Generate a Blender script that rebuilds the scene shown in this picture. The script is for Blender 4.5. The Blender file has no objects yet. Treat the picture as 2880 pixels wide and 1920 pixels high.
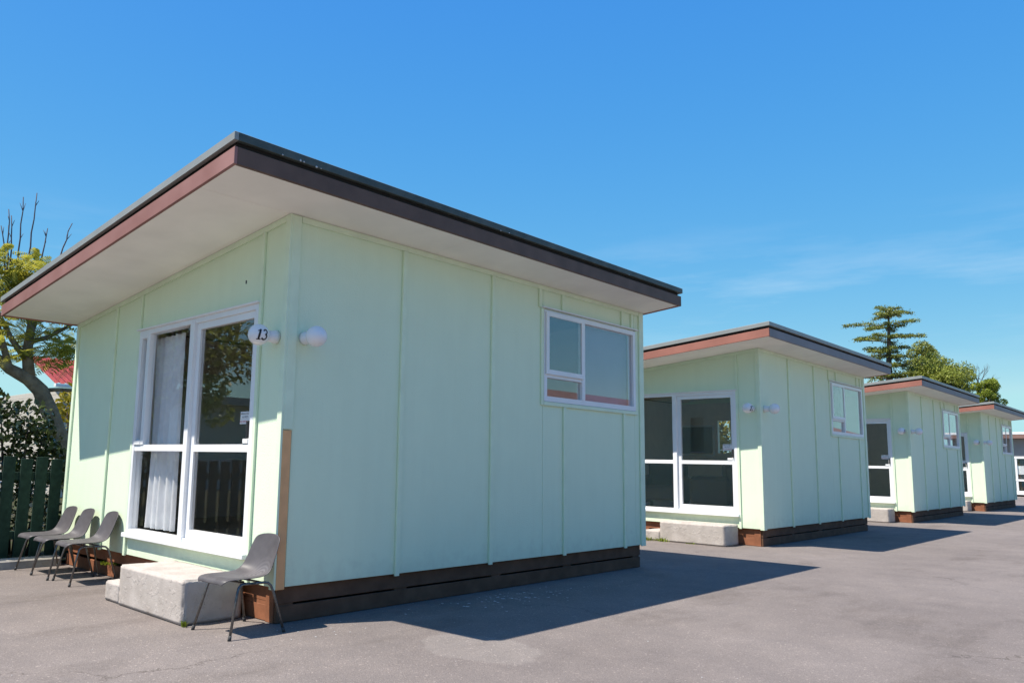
import bpy, bmesh, math, random
import numpy as np
from mathutils import Vector, Matrix, noise as mnoise

random.seed(7); rng = np.random.default_rng(7)
scene = bpy.context.scene
C = bpy.context.collection

# ------------------------------------------------------------------ camera
cam_data = bpy.data.cameras.new("camera"); cam = bpy.data.objects.new("camera", cam_data); C.objects.link(cam)
RV = Vector((0.7150184, 0.69884865, 0.01895386)); UV = Vector((0.07949588, -0.10821119, 0.99094437)); DV = Vector((-0.69457115, 0.70703671, 0.13292858))
mw = Matrix((RV, UV, -DV)).transposed().to_4x4(); mw.translation = Vector((5.05337, -3.30249, 1.21912)); cam.matrix_world = mw
cam_data.sensor_width = 36.0; cam_data.sensor_fit = 'HORIZONTAL'
cam_data.lens = 2168.14 / 2880 * 36
cam_data.shift_x = 167.3 / 2880; cam_data.shift_y = 48.7 / 2880
cam_data.clip_start = 0.05; cam_data.clip_end = 3000
scene.camera = cam

# ------------------------------------------------------------------ sky, sun, exposure
TO_SUN = Vector((-0.262, -0.520, 1.0)).normalized()
world = bpy.data.worlds.new("World"); scene.world = world; world.use_nodes = True
wn, wl = world.node_tree.nodes, world.node_tree.links
wn.clear()
w_out = wn.new('ShaderNodeOutputWorld'); w_bg = wn.new('ShaderNodeBackground'); sky = wn.new('ShaderNodeTexSky')
sky.sky_type = 'NISHITA'; sky.sun_disc = False
sky.sun_elevation = math.asin(TO_SUN.z); sky.sun_rotation = math.atan2(TO_SUN.x, TO_SUN.y)
sky.altitude = 0; sky.air_density = 1.0; sky.dust_density = 0.25; sky.ozone_density = 2.0
w_hsv = wn.new('ShaderNodeHueSaturation'); w_hsv.inputs['Saturation'].default_value = 1.37; w_hsv.inputs['Hue'].default_value = 0.498
w_sep = wn.new('ShaderNodeSeparateColor'); w_sep.mode = 'HSV'; w_com = wn.new('ShaderNodeCombineColor'); w_com.mode = 'HSV'
wl.new(sky.outputs[0], w_sep.inputs[0])
# even out the brightness from zenith to horizon (a clear, polarised-looking blue), same at every azimuth
w_a = wn.new('ShaderNodeMath'); w_a.operation = 'MULTIPLY_ADD'; w_a.inputs[1].default_value = 2.0; w_a.inputs[2].default_value = 1.0
w_d = wn.new('ShaderNodeMath'); w_d.operation = 'DIVIDE'; w_k = wn.new('ShaderNodeMath'); w_k.operation = 'MULTIPLY'; w_k.inputs[1].default_value = 6.75
wl.new(w_sep.outputs[2], w_a.inputs[0]); wl.new(w_sep.outputs[2], w_d.inputs[0]); wl.new(w_a.outputs[0], w_d.inputs[1]); wl.new(w_d.outputs[0], w_k.inputs[0])
w_hm = wn.new('ShaderNodeMath'); w_hm.operation = 'MAXIMUM'; w_hm.inputs[1].default_value = 0.545; wl.new(w_sep.outputs[0], w_hm.inputs[0]); wl.new(w_hm.outputs[0], w_com.inputs[0])
w_sm = wn.new('ShaderNodeMath'); w_sm.operation = 'MAXIMUM'; w_sm.inputs[1].default_value = 0.34; wl.new(w_sep.outputs[1], w_sm.inputs[0]); wl.new(w_sm.outputs[0], w_com.inputs[1]); wl.new(w_k.outputs[0], w_com.inputs[2])
wl.new(w_com.outputs[0], w_hsv.inputs['Color'])
w_tc0 = wn.new('ShaderNodeTexCoord'); w_z0 = wn.new('ShaderNodeSeparateXYZ'); wl.new(w_tc0.outputs['Generated'], w_z0.inputs[0])
w_hr = wn.new('ShaderNodeMapRange'); w_hr.inputs[1].default_value = 0.05; w_hr.inputs[2].default_value = 0.62; w_hr.inputs[3].default_value = 0.478; w_hr.inputs[4].default_value = 0.503   # cyan low, blue high
wl.new(w_z0.outputs[2], w_hr.inputs[0]); wl.new(w_hr.outputs[0], w_hsv.inputs['Hue'])
# faint high cirrus streaks
w_tc = wn.new('ShaderNodeTexCoord'); w_map = wn.new('ShaderNodeMapping'); w_noise = wn.new('ShaderNodeTexNoise'); w_ramp = wn.new('ShaderNodeValToRGB')
w_map.inputs['Scale'].default_value = (1.6, 1.6, 11.0); w_map.inputs['Rotation'].default_value = (0.05, 0.10, 0.0)
wl.new(w_tc.outputs['Generated'], w_map.inputs[0]); wl.new(w_map.outputs[0], w_noise.inputs['Vector'])
w_noise.inputs['Scale'].default_value = 2.2; w_noise.inputs['Detail'].default_value = 7; w_noise.inputs['Roughness'].default_value = 0.6
w_ramp.color_ramp.elements[0].position = 0.48; w_ramp.color_ramp.elements[1].position = 0.76
w_ramp.color_ramp.elements[1].color = (0.24, 0.24, 0.24, 1)
wl.new(w_noise.outputs['Fac'], w_ramp.inputs[0])
w_mix = wn.new('ShaderNodeMix'); w_mix.data_type = 'RGBA'
w_sxyz = wn.new('ShaderNodeSeparateXYZ'); wl.new(w_tc.outputs['Generated'], w_sxyz.inputs[0])
w_lo = wn.new('ShaderNodeValToRGB'); el = w_lo.color_ramp.elements; el[0].position = 0.10; el[0].color = (0, 0, 0, 1); el[1].position = 0.21; el[1].color = (1, 1, 1, 1); e3 = el.new(0.30); e3.color = (0, 0, 0, 1)
wl.new(w_sxyz.outputs[2], w_lo.inputs[0])
w_m = wn.new('ShaderNodeMath'); w_m.operation = 'MULTIPLY'; wl.new(w_ramp.outputs[0], w_m.inputs[0]); wl.new(w_lo.outputs[0], w_m.inputs[1])
wl.new(w_m.outputs[0], w_mix.inputs[0]); wl.new(w_hsv.outputs[0], w_mix.inputs[6]); w_mix.inputs[7].default_value = (3.6, 3.9, 4.1, 1)
wl.new(w_mix.outputs[2], w_bg.inputs['Color']); w_bg.inputs['Strength'].default_value = 0.12
wl.new(w_bg.outputs[0], w_out.inputs[0])

sun_data = bpy.data.lights.new("sun", 'SUN'); sun = bpy.data.objects.new("sun", sun_data); C.objects.link(sun)
sun_data.energy = 3.45; sun_data.angle = math.radians(0.5); sun_data.color = (1.0, 0.93, 0.82)
sun.rotation_euler = TO_SUN.to_track_quat('Z', 'Y').to_euler(); sun.location = TO_SUN * 60
scene.view_settings.view_transform = 'Standard'; scene.view_settings.look = 'None'
scene.view_settings.gamma = 1.0; scene.view_settings.use_curve_mapping = False
scene.view_settings.exposure = 1.19
scene.render.engine = 'CYCLES'
scene.cycles.max_bounces = 10; scene.cycles.transparent_max_bounces = 24

# ------------------------------------------------------------------ material helpers
MATS = {}
def nodemat(name):
    m = bpy.data.materials.new(name); m.use_nodes = True; MATS[name] = m
    return m, m.node_tree.nodes, m.node_tree.links, m.node_tree.nodes['Principled BSDF']
def rgba(c): return (c[0], c[1], c[2], 1)
def simple(name, col, rough=0.6, var=0.12, scale=6.0, bump=0.0, bscale=60.0, metal=0.0, spec=0.5, detail=5, col2=None, thr=(0.35, 0.7), coords='Object', bdist=0.004):
    """base colour modulated by two noises, optional fine bump"""
    m, n, l, b = nodemat(name)
    tc = n.new('ShaderNodeTexCoord')
    no = n.new('ShaderNodeTexNoise'); no.inputs['Scale'].default_value = scale; no.inputs['Detail'].default_value = detail
    l.new(tc.outputs[coords], no.inputs['Vector'])
    rp = n.new('ShaderNodeValToRGB'); rp.color_ramp.elements[0].position = thr[0]; rp.color_ramp.elements[1].position = thr[1]
    c2 = col2 if col2 else tuple(min(1, x * (1 + var)) for x in col)
    c1 = tuple(x * (1 - var) for x in col) if not col2 else col
    rp.color_ramp.elements[0].color = rgba(c1); rp.color_ramp.elements[1].color = rgba(c2)
    l.new(no.outputs['Fac'], rp.inputs[0]); l.new(rp.outputs[0], b.inputs['Base Color'])
    b.inputs['Roughness'].default_value = rough; b.inputs['Metallic'].default_value = metal
    b.inputs['Specular IOR Level'].default_value = spec
    if bump > 0:
        bn = n.new('ShaderNodeTexNoise'); bn.inputs['Scale'].default_value = bscale; bn.inputs['Detail'].default_value = 4
        l.new(tc.outputs[coords], bn.inputs['Vector'])
        bp = n.new('ShaderNodeBump'); bp.inputs['Strength'].default_value = bump; bp.inputs['Distance'].default_value = bdist
        l.new(bn.outputs['Fac'], bp.inputs['Height']); l.new(bp.outputs[0], b.inputs['Normal'])
    return m

MINT = simple('mint_paint', (0.72, 0.84, 0.63), rough=0.62, var=0.012, scale=3.1, bump=0.55, bscale=65, spec=0.3)
def weather(m):
    n, l = m.node_tree.nodes, m.node_tree.links; b = n['Principled BSDF']; src = b.inputs['Base Color'].links[0].from_socket
    tc = n.new('ShaderNodeTexCoord'); mp = n.new('ShaderNodeMapping'); mp.inputs['Scale'].default_value = (9, 9, 0.7); l.new(tc.outputs['Object'], mp.inputs[0])
    st = n.new('ShaderNodeTexNoise'); st.inputs['Scale'].default_value = 1.0; st.inputs['Detail'].default_value = 6; st.inputs['Roughness'].default_value = 0.65; l.new(mp.outputs[0], st.inputs['Vector'])
    r1 = n.new('ShaderNodeValToRGB'); r1.color_ramp.elements[0].position = 0.36; r1.color_ramp.elements[0].color = (0.982, 0.982, 0.978, 1); r1.color_ramp.elements[1].position = 0.56; l.new(st.outputs['Fac'], r1.inputs[0])
    m1 = n.new('ShaderNodeMix'); m1.data_type = 'RGBA'; m1.blend_type = 'MULTIPLY'; m1.inputs[0].default_value = 1; l.new(src, m1.inputs[6]); l.new(r1.outputs[0], m1.inputs[7])
    # splash-back dirt of ragged height along the bottom edge
    sx = n.new('ShaderNodeSeparateXYZ'); l.new(tc.outputs['Object'], sx.inputs[0])
    sn = n.new('ShaderNodeTexNoise'); sn.inputs['Scale'].default_value = 11; sn.inputs['Detail'].default_value = 7; l.new(tc.outputs['Object'], sn.inputs['Vector'])
    ad = n.new('ShaderNodeMath'); ad.operation = 'MULTIPLY_ADD'; ad.inputs[1].default_value = -0.55; l.new(sn.outputs['Fac'], ad.inputs[0]); l.new(sx.outputs[2], ad.inputs[2])
    r2 = n.new('ShaderNodeMapRange'); r2.inputs[1].default_value = -0.08; r2.inputs[2].default_value = 0.16; r2.inputs[3].default_value = 0.20; r2.inputs[4].default_value = 0.0; l.new(ad.outputs[0], r2.inputs[0])
    m2 = n.new('ShaderNodeMix'); m2.data_type = 'RGBA'; l.new(r2.outputs[0], m2.inputs[0]); l.new(m1.outputs[2], m2.inputs[6]); m2.inputs[7].default_value = (0.36, 0.36, 0.28, 1)
    l.new(m2.outputs[2], b.inputs['Base Color'])
weather(MINT)
MINT_TRIM = simple('mint_trim_paint', (0.71, 0.83, 0.62), rough=0.5, var=0.05, scale=5, bump=0.1, bscale=80, spec=0.35)
WHITE = simple('white_aluminium', (0.80, 0.81, 0.82), rough=0.32, var=0.03, scale=4, spec=0.5)
SOFFIT = simple('soffit_paint', (0.90, 0.87, 0.80), rough=0.7, var=0.05, scale=2.0, bump=0.08, bscale=90, spec=0.2)
FASCIA = simple('fascia_brown_paint', (0.33, 0.135, 0.10), rough=0.6, var=0.10, scale=3.0, bump=0.1, bscale=40, spec=0.3)
FASCIA_FADED = simple('fascia_faded_pink_brown', (0.22, 0.10, 0.085), rough=0.65, scale=1.7, col2=(0.30, 0.155, 0.14), bump=0.1, bscale=40, spec=0.3)
FASCIA_GREY = simple('fascia_grey_violet', (0.20, 0.175, 0.19), rough=0.55, var=0.10, scale=3, spec=0.4)
FASCIA_SHADED = simple('fascia_shaded_brown', (0.125, 0.075, 0.055), rough=0.55, var=0.15, scale=5, bump=0.2, bscale=120, spec=0.3)  # fascia brown with the shade of the side face put into the colour
FLASH = simple('roof_flashing_metal', (0.25, 0.26, 0.25), rough=0.45, var=0.10, scale=2.5, spec=0.5)
FLASH_SHADED = simple('roof_flashing_shaded', (0.045, 0.06, 0.055), rough=0.5, scale=7, col2=(0.085, 0.10, 0.09), spec=0.4)  # same metal as FLASH, darkened to stand in for shade on the side
ROOF = simple('roof_sheet_metal', (0.28, 0.30, 0.30), rough=0.4, var=0.1, scale=2)
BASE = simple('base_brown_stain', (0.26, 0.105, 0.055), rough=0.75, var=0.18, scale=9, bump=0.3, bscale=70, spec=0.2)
BASE_SHADED = simple('base_shaded_stain', (0.125, 0.068, 0.042), rough=0.8, var=0.2, scale=7, bump=0.3, bscale=70, spec=0.2)  # same boards as BASE, side shade painted into the colour
PRIMED = simple('primed_brown_timber', (0.78, 0.42, 0.20), rough=0.7, var=0.08, scale=7, bump=0.1, bscale=60, spec=0.2)
DARKGAP = simple('gap_shade_timber', (0.02, 0.018, 0.016), rough=0.9, var=0.1)  # near-black colour stands in for shade in the gap under the flashing
LINING = simple('interior_lining', (0.76, 0.68, 0.60), rough=0.8, var=0.05)
CARPET = simple('interior_carpet', (0.52, 0.45, 0.38), rough=0.95, var=0.2, scale=40)
CURTAIN = simple('curtain_fabric', (0.84, 0.84, 0.86), rough=0.9, var=0.06, scale=12, bump=0.1, bscale=200)
BLIND = simple('blind_fabric', (0.17, 0.17, 0.25), rough=0.8, var=0.04)
GLOBE = simple('lamp_opal_plastic', (0.80, 0.80, 0.82), rough=0.25, var=0.03, scale=5)
BLACKPRINT = simple('black_print', (0.012, 0.012, 0.014), rough=0.5, var=0.1)
REDPRINT = simple('red_print', (0.55, 0.04, 0.06), rough=0.5, var=0.1)
PAPER = simple('white_sticker', (0.78, 0.78, 0.78), rough=0.5, var=0.03)
BLACKPL = simple('black_plastic', (0.02, 0.02, 0.022), rough=0.4, var=0.1)
LEGMETAL = simple('chair_leg_metal', (0.16, 0.155, 0.15), rough=0.38, var=0.25, scale=60, metal=0.8)
RUBBER = simple('rubber_foot', (0.05, 0.05, 0.05), rough=0.8)
DARKFABRIC = simple('armchair_fabric', (0.03, 0.028, 0.028), rough=0.95, var=0.2, scale=30)
FENCE = simple('fence_dark_green_stain', (0.012, 0.030, 0.020), rough=0.8, scale=14, col2=(0.022, 0.05, 0.034), bump=0.4, bscale=50, spec=0.25)
BARK = simple('bark', (0.16, 0.13, 0.10), rough=0.95, scale=9, col2=(0.30, 0.25, 0.19), bump=0.9, bscale=30, spec=0.1, bdist=0.02)
BARK_DARK = simple('bark_dark', (0.07, 0.055, 0.05), rough=0.95, scale=9, col2=(0.13, 0.11, 0.09), bump=0.8, bscale=30, spec=0.1, bdist=0.02)
TWIG = simple('bare_twig_bark', (0.085, 0.07, 0.085), rough=0.9, var=0.2, scale=20)
REDROOF = simple('red_roof_paint', (0.50, 0.075, 0.06), rough=0.5, var=0.10, scale=1.2)
CREAM = simple('cream_weatherboard', (0.50, 0.46, 0.40), rough=0.7, var=0.05)
GREYWALL = simple('grey_wall', (0.30, 0.29, 0.29), rough=0.8, var=0.06, scale=3, bump=0.2, bscale=40)
BRICKRED = simple('brownish_red_roof', (0.22, 0.125, 0.105), rough=0.7, var=0.15, scale=2)
SOIL = simple('garden_soil', (0.06, 0.045, 0.03), rough=0.95, scale=5, col2=(0.05, 0.07, 0.025), bump=0.8, bscale=25, spec=0.1, bdist=0.03)
FLAKE = simple('pale_flake', (0.50, 0.51, 0.52), rough=0.8, var=0.1)

def concrete(name, c1, c2):
    m, n, l, b = nodemat(name)
    tc = n.new('ShaderNodeTexCoord')
    n1 = n.new('ShaderNodeTexNoise'); n1.inputs['Scale'].default_value = 5; n1.inputs['Detail'].default_value = 8; n1.inputs['Roughness'].default_value = 0.65
    n2 = n.new('ShaderNodeTexNoise'); n2.inputs['Scale'].default_value = 90; n2.inputs['Detail'].default_value = 3
    vo = n.new('ShaderNodeTexVoronoi'); vo.inputs['Scale'].default_value = 55; vo.inputs['Randomness'].default_value = 1
    for q in (n1, n2, vo): l.new(tc.outputs['Object'], q.inputs['Vector'])
    rp = n.new('ShaderNodeValToRGB'); rp.color_ramp.elements[0].position = 0.3; rp.color_ramp.elements[1].position = 0.7
    rp.color_ramp.elements[0].color = rgba(c1); rp.color_ramp.elements[1].color = rgba(c2)
    l.new(n1.outputs['Fac'], rp.inputs[0])
    # small pits
    pit = n.new('ShaderNodeValToRGB'); pit.color_ramp.elements[0].position = 0.10; pit.color_ramp.elements[1].position = 0.22
    pit.color_ramp.elements[0].color = (0.35, 0.33, 0.31, 1); pit.color_ramp.elements[1].color = (1, 1, 1, 1)
    l.new(vo.outputs['Distance'], pit.inputs[0])
    sel = n.new('ShaderNodeTexNoise'); sel.inputs['Scale'].default_value = 14; l.new(tc.outputs['Object'], sel.inputs['Vector'])
    sr = n.new('ShaderNodeValToRGB'); sr.color_ramp.elements[0].position = 0.52; sr.color_ramp.elements[1].position = 0.6
    l.new(sel.outputs['Fac'], sr.inputs[0])
    mx = n.new('ShaderNodeMix'); mx.data_type = 'RGBA'; mx.blend_type = 'MULTIPLY'
    l.new(sr.outputs[0], mx.inputs[0]); l.new(rp.outputs[0], mx.inputs[6]); l.new(pit.outputs[0], mx.inputs[7])
    l.new(mx.outputs[2], b.inputs['Base Color']); b.inputs['Roughness'].default_value = 0.9; b.inputs['Specular IOR Level'].default_value = 0.2
    ad = n.new('ShaderNodeMath'); ad.operation = 'ADD'
    mlt = n.new('ShaderNodeMath'); mlt.operation = 'MULTIPLY'; l.new(pit.outputs[0], mlt.inputs[0]); l.new(sr.outputs[0], mlt.inputs[1])
    l.new(n2.outputs['Fac'], ad.inputs[0]); l.new(mlt.outputs[0], ad.inputs[1])
    bp = n.new('ShaderNodeBump'); bp.inputs['Strength'].default_value = 0.45; bp.inputs['Distance'].default_value = 0.004
    l.new(ad.outputs[0], bp.inputs['Height']); l.new(bp.outputs[0], b.inputs['Normal'])
    return m
CONCRETE = concrete('step_concrete', (0.36, 0.32, 0.29), (0.50, 0.455, 0.42))
KERBCON = concrete('kerb_concrete', (0.26, 0.24, 0.22), (0.37, 0.35, 0.32))

def asphalt():
    m, n, l, b = nodemat('asphalt')
    tc = n.new('ShaderNodeTexCoord')
    def noise(s, d=4, r=0.55):
        q = n.new('ShaderNodeTexNoise'); q.inputs['Scale'].default_value = s; q.inputs['Detail'].default_value = d; q.inputs['Roughness'].default_value = r
        l.new(tc.outputs['Object'], q.inputs['Vector']); return q
    big = noise(0.35, 5); mid = noise(2.3, 6, 0.65); fine = noise(120, 3, 0.7); 
    vo = n.new('ShaderNodeTexVoronoi'); vo.inputs['Scale'].default_value = 160; l.new(tc.outputs['Object'], vo.inputs['Vector'])
    rp = n.new('ShaderNodeValToRGB'); e = rp.color_ramp.elements
    e[0].position = 0.30; e[0].color = (0.178, 0.154, 0.143, 1); e[1].position = 0.72; e[1].color = (0.236, 0.206, 0.191, 1)
    l.new(big.outputs['Fac'], rp.inputs[0])
    rp2 = n.new('ShaderNodeValToRGB'); e = rp2.color_ramp.elements
    e[0].position = 0.3; e[0].color = (0.86, 0.86, 0.87, 1); e[1].position = 0.7; e[1].color = (1.06, 1.05, 1.04, 1)
    l.new(mid.outputs['Fac'], rp2.inputs[0])
    m1 = n.new('ShaderNodeMix'); m1.data_type = 'RGBA'; m1.blend_type = 'MULTIPLY'; m1.inputs[0].default_value = 1
    l.new(rp.outputs[0], m1.inputs[6]); l.new(rp2.outputs[0], m1.inputs[7])
    rp3 = n.new('ShaderNodeValToRGB'); e = rp3.color_ramp.elements
    e[0].position = 0.25; e[0].color = (0.62, 0.62, 0.62, 1); e[1].position = 0.8; e[1].color = (1.42, 1.42, 1.42, 1)
    l.new(fine.outputs['Fac'], rp3.inputs[0])
    m2 = n.new('ShaderNodeMix'); m2.data_type = 'RGBA'; m2.blend_type = 'MULTIPLY'; m2.inputs[0].default_value = 1
    l.new(m1.outputs[2], m2.inputs[6]); l.new(rp3.outputs[0], m2.inputs[7])
    # worn pale repair patch by the nearest cabin: an ellipse with ragged rim
    mp = n.new('ShaderNodeMapping'); mp.inputs['Location'].default_value = (-1.46, -0.66, 0)
    l.new(tc.outputs['Object'], mp.inputs[0])
    mp2 = n.new('ShaderNodeMapping'); mp2.inputs['Rotation'].default_value = (0, 0, math.radians(-18)); mp2.inputs['Scale'].default_value = (1 / 0.46, 1 / 0.33, 0)
    l.new(mp.outputs[0], mp2.inputs[0])
    ln = n.new('ShaderNodeVectorMath'); ln.operation = 'LENGTH'; l.new(mp2.outputs[0], ln.inputs[0])
    wob = noise(5, 3); wm = n.new('ShaderNodeMath'); wm.operation = 'MULTIPLY_ADD'; wm.inputs[1].default_value = 0.5
    l.new(wob.outputs['Fac'], wm.inputs[0]); l.new(ln.outputs['Value'], wm.inputs[2])
    pr = n.new('ShaderNodeValToRGB'); e = pr.color_ramp.elements
    e[0].position = 1.0; e[0].color = (1, 1, 1, 1); e[1].position = 1.0; e[1].color = (0, 0, 0, 1)
    sc = n.new('ShaderNodeMath'); sc.operation = 'MULTIPLY'; sc.inputs[1].default_value = 0.5; l.new(wm.outputs[0], sc.inputs[0])
    e[0].position = 0.585; e[1].position = 0.635
    l.new(sc.outputs[0], pr.inputs[0])
    pf = n.new('ShaderNodeMath'); pf.operation = 'MULTIPLY'; pf.inputs[1].default_value = 0.24; l.new(pr.outputs[0], pf.inputs[0])
    m3 = n.new('ShaderNodeMix'); m3.data_type = 'RGBA'; l.new(pf.outputs[0], m3.inputs[0]); l.new(m2.outputs[2], m3.inputs[6])
    m3.inputs[7].default_value = (0.32, 0.29, 0.265, 1)
    # dark stains, elongated
    st = n.new('ShaderNodeTexNoise'); st.inputs['Scale'].default_value = 1.1; st.inputs['Detail'].default_value = 7; st.inputs['Roughness'].default_value = 0.7
    mp3 = n.new('ShaderNodeMapping'); mp3.inputs['Scale'].default_value = (1, 0.35, 1); mp3.inputs['Location'].default_value = (3.3, 1.7, 0); l.new(tc.outputs['Object'], mp3.inputs[0]); l.new(mp3.outputs[0], st.inputs['Vector'])
    sr = n.new('ShaderNodeValToRGB'); e = sr.color_ramp.elements
    e[0].position = 0.33; e[0].color = (0.80, 0.79, 0.78, 1); e[1].position = 0.46; e[1].color = (1, 1, 1, 1); l.new(st.outputs['Fac'], sr.inputs[0])
    m4 = n.new('ShaderNodeMix'); m4.data_type = 'RGBA'; m4.blend_type = 'MULTIPLY'; m4.inputs[0].default_value = 1
    l.new(m3.outputs[2], m4.inputs[6]); l.new(sr.outputs[0], m4.inputs[7])
    vs = n.new('ShaderNodeTexVoronoi'); vs.inputs['Scale'].default_value = 105; l.new(tc.outputs['Object'], vs.inputs['Vector'])
    vr = n.new('ShaderNodeSeparateColor'); l.new(vs.outputs['Color'], vr.inputs[0])
    vp = n.new('ShaderNodeValToRGB'); e = vp.color_ramp.elements; e[0].position = 0.0; e[0].color = (0.86, 0.86, 0.865, 1); e[1].position = 0.965; e[1].color = (1.06, 1.055, 1.05, 1); e5 = e.new(0.99); e5.color = (1.5, 1.48, 1.45, 1)
    l.new(vr.outputs[0], vp.inputs[0])
    m5 = n.new('ShaderNodeMix'); m5.data_type = 'RGBA'; m5.blend_type = 'MULTIPLY'; m5.inputs[0].default_value = 1; l.new(m4.outputs[2], m5.inputs[6]); l.new(vp.outputs[0], m5.inputs[7])
    # hairline cracks
    vc = n.new('ShaderNodeTexVoronoi'); vc.feature = 'DISTANCE_TO_EDGE'; vc.inputs['Scale'].default_value = 0.42
    wn_ = noise(1.6, 6, 0.7); wa = n.new('ShaderNodeMix'); wa.data_type = 'RGBA'; wa.inputs[0].default_value = 0.45; l.new(tc.outputs['Object'], wa.inputs[6]); l.new(wn_.outputs['Color'], wa.inputs[7]); l.new(wa.outputs[2], vc.inputs['Vector'])
    cr = n.new('ShaderNodeValToRGB'); e = cr.color_ramp.elements; e[0].position = 0.0; e[0].color = (0.55, 0.54, 0.53, 1); e[1].position = 0.0035; e[1].color = (1, 1, 1, 1); l.new(vc.outputs['Distance'], cr.inputs[0])
    cm = noise(0.5, 2); cs = n.new('ShaderNodeValToRGB'); cs.color_ramp.elements[0].position = 0.52; cs.color_ramp.elements[1].position = 0.6; l.new(cm.outputs['Fac'], cs.inputs[0])
    m6 = n.new('ShaderNodeMix'); m6.data_type = 'RGBA'; m6.blend_type = 'MULTIPLY'; l.new(cs.outputs[0], m6.inputs[0]); l.new(m5.outputs[2], m6.inputs[6]); l.new(cr.outputs[0], m6.inputs[7])
    l.new(m6.outputs[2], b.inputs['Base Color'])
    b.inputs['Roughness'].default_value = 0.92; b.inputs['Specular IOR Level'].default_value = 0.15
    ad = n.new('ShaderNodeMath'); ad.operation = 'MULTIPLY_ADD'; ad.inputs[1].default_value = 6.0
    l.new(mid.outputs['Fac'], ad.inputs[0]); l.new(vo.outputs['Distance'], ad.inputs[2])
    bp = n.new('ShaderNodeBump'); bp.inputs['Strength'].default_value = 0.55; bp.inputs['Distance'].default_value = 0.004
    l.new(ad.outputs[0], bp.inputs['Height']); l.new(bp.outputs[0], b.inputs['Normal'])
    return m
ASPHALT = asphalt()

def glass(name, ior=2.0, tint=(0.98, 0.985, 0.985)):
    m, n, l, b = nodemat(name); n.remove(b)
    out = n['Material Output']
    tr = n.new('ShaderNodeBsdfTransparent'); tr.inputs[0].default_value = rgba(tint)
    gl = n.new('ShaderNodeBsdfGlossy'); gl.inputs['Roughness'].default_value = 0.004; gl.inputs['Color'].default_value = (1, 1, 1, 1)
    ge = n.new('ShaderNodeNewGeometry'); dt = n.new('ShaderNodeVectorMath'); dt.operation = 'DOT_PRODUCT'; l.new(ge.outputs['Normal'], dt.inputs[0]); l.new(ge.outputs['Incoming'], dt.inputs[1])
    ab = n.new('ShaderNodeMath'); ab.operation = 'ABSOLUTE'; l.new(dt.outputs['Value'], ab.inputs[0])
    om = n.new('ShaderNodeMath'); om.operation = 'SUBTRACT'; om.inputs[0].default_value = 1.0; l.new(ab.outputs[0], om.inputs[1])
    pw = n.new('ShaderNodeMath'); pw.operation = 'POWER'; pw.inputs[1].default_value = 5.0; l.new(om.outputs[0], pw.inputs[0])
    f0 = ((ior - 1) / (ior + 1)) ** 2
    fr = n.new('ShaderNodeMath'); fr.operation = 'MULTIPLY_ADD'; fr.inputs[1].default_value = 1 - f0; fr.inputs[2].default_value = f0; l.new(pw.outputs[0], fr.inputs[0])
    mx = n.new('ShaderNodeMixShader'); l.new(fr.outputs[0], mx.inputs[0]); l.new(tr.outputs[0], mx.inputs[1]); l.new(gl.outputs[0], mx.inputs[2])
    l.new(mx.outputs[0], out.inputs['Surface'])
    return m
GLASS = glass('window_glass'); GLASS_DOOR = glass('door_glass', 1.68)
def flyscreen():
    m, n, l, b = nodemat('fly_screen_mesh'); out = n['Material Output']
    tr = n.new('ShaderNodeBsdfTransparent'); mx = n.new('ShaderNodeMixShader'); mx.inputs[0].default_value = 0.55
    b.inputs['Base Color'].default_value = (0.055, 0.06, 0.07, 1); b.inputs['Roughness'].default_value = 0.9
    l.new(tr.outputs[0], mx.inputs[1]); l.new(b.outputs[0], mx.inputs[2]); l.new(mx.outputs[0], out.inputs['Surface'])
    return m
SCREEN = flyscreen()

def leafmat(name, c1, c2, trans=0.35, rough=0.45, scale=2.5):
    m, n, l, b = nodemat(name); out = n['Material Output']
    ge = n.new('ShaderNodeNewGeometry'); tc = n.new('ShaderNodeTexCoord')
    no = n.new('ShaderNodeTexNoise'); no.inputs['Scale'].default_value = scale; no.inputs['Detail'].default_value = 3; l.new(tc.outputs['Object'], no.inputs['Vector'])
    ad = n.new('ShaderNodeMath'); ad.operation = 'MULTIPLY_ADD'; ad.inputs[1].default_value = 0.55
    l.new(ge.outputs['Random Per Island'], ad.inputs[0]); 
    ha = n.new('ShaderNodeMath'); ha.operation = 'MULTIPLY'; ha.inputs[1].default_value = 0.5; l.new(no.outputs['Fac'], ha.inputs[0]); l.new(ha.outputs[0], ad.inputs[2])
    rp = n.new('ShaderNodeValToRGB'); rp.color_ramp.elements[0].position = 0.15; rp.color_ramp.elements[1].position = 0.85
    rp.color_ramp.elements[0].color = rgba(c1); rp.color_ramp.elements[1].color = rgba(c2)
    l.new(ad.outputs[0], rp.inputs[0]); l.new(rp.outputs[0], b.inputs['Base Color']); b.inputs['Roughness'].default_value = rough
    b.inputs['Specular IOR Level'].default_value = 0.35
    tl = n.new('ShaderNodeBsdfTranslucent'); l.new(rp.outputs[0], tl.inputs['Color'])
    mx = n.new('ShaderNodeMixShader'); mx.inputs[0].default_value = trans
    l.new(b.outputs[0], mx.inputs[1]); l.new(tl.outputs[0], mx.inputs[2]); l.new(mx.outputs[0], out.inputs['Surface'])
    return m
LEAF_FERN = leafmat('fern_leaf', (0.13, 0.16, 0.02), (0.50, 0.45, 0.07), trans=0.55)
LEAF_YELLOW = leafmat('yellow_green_leaf', (0.14, 0.15, 0.015), (0.42, 0.33, 0.03))
LEAF_DARK = leafmat('dark_glossy_leaf', (0.022, 0.036, 0.014), (0.085, 0.11, 0.035), trans=0.12, rough=0.22)
LEAF_GREEN = leafmat('green_leaf', (0.09, 0.11, 0.015), (0.38, 0.42, 0.075), scale=0.35)
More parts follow.
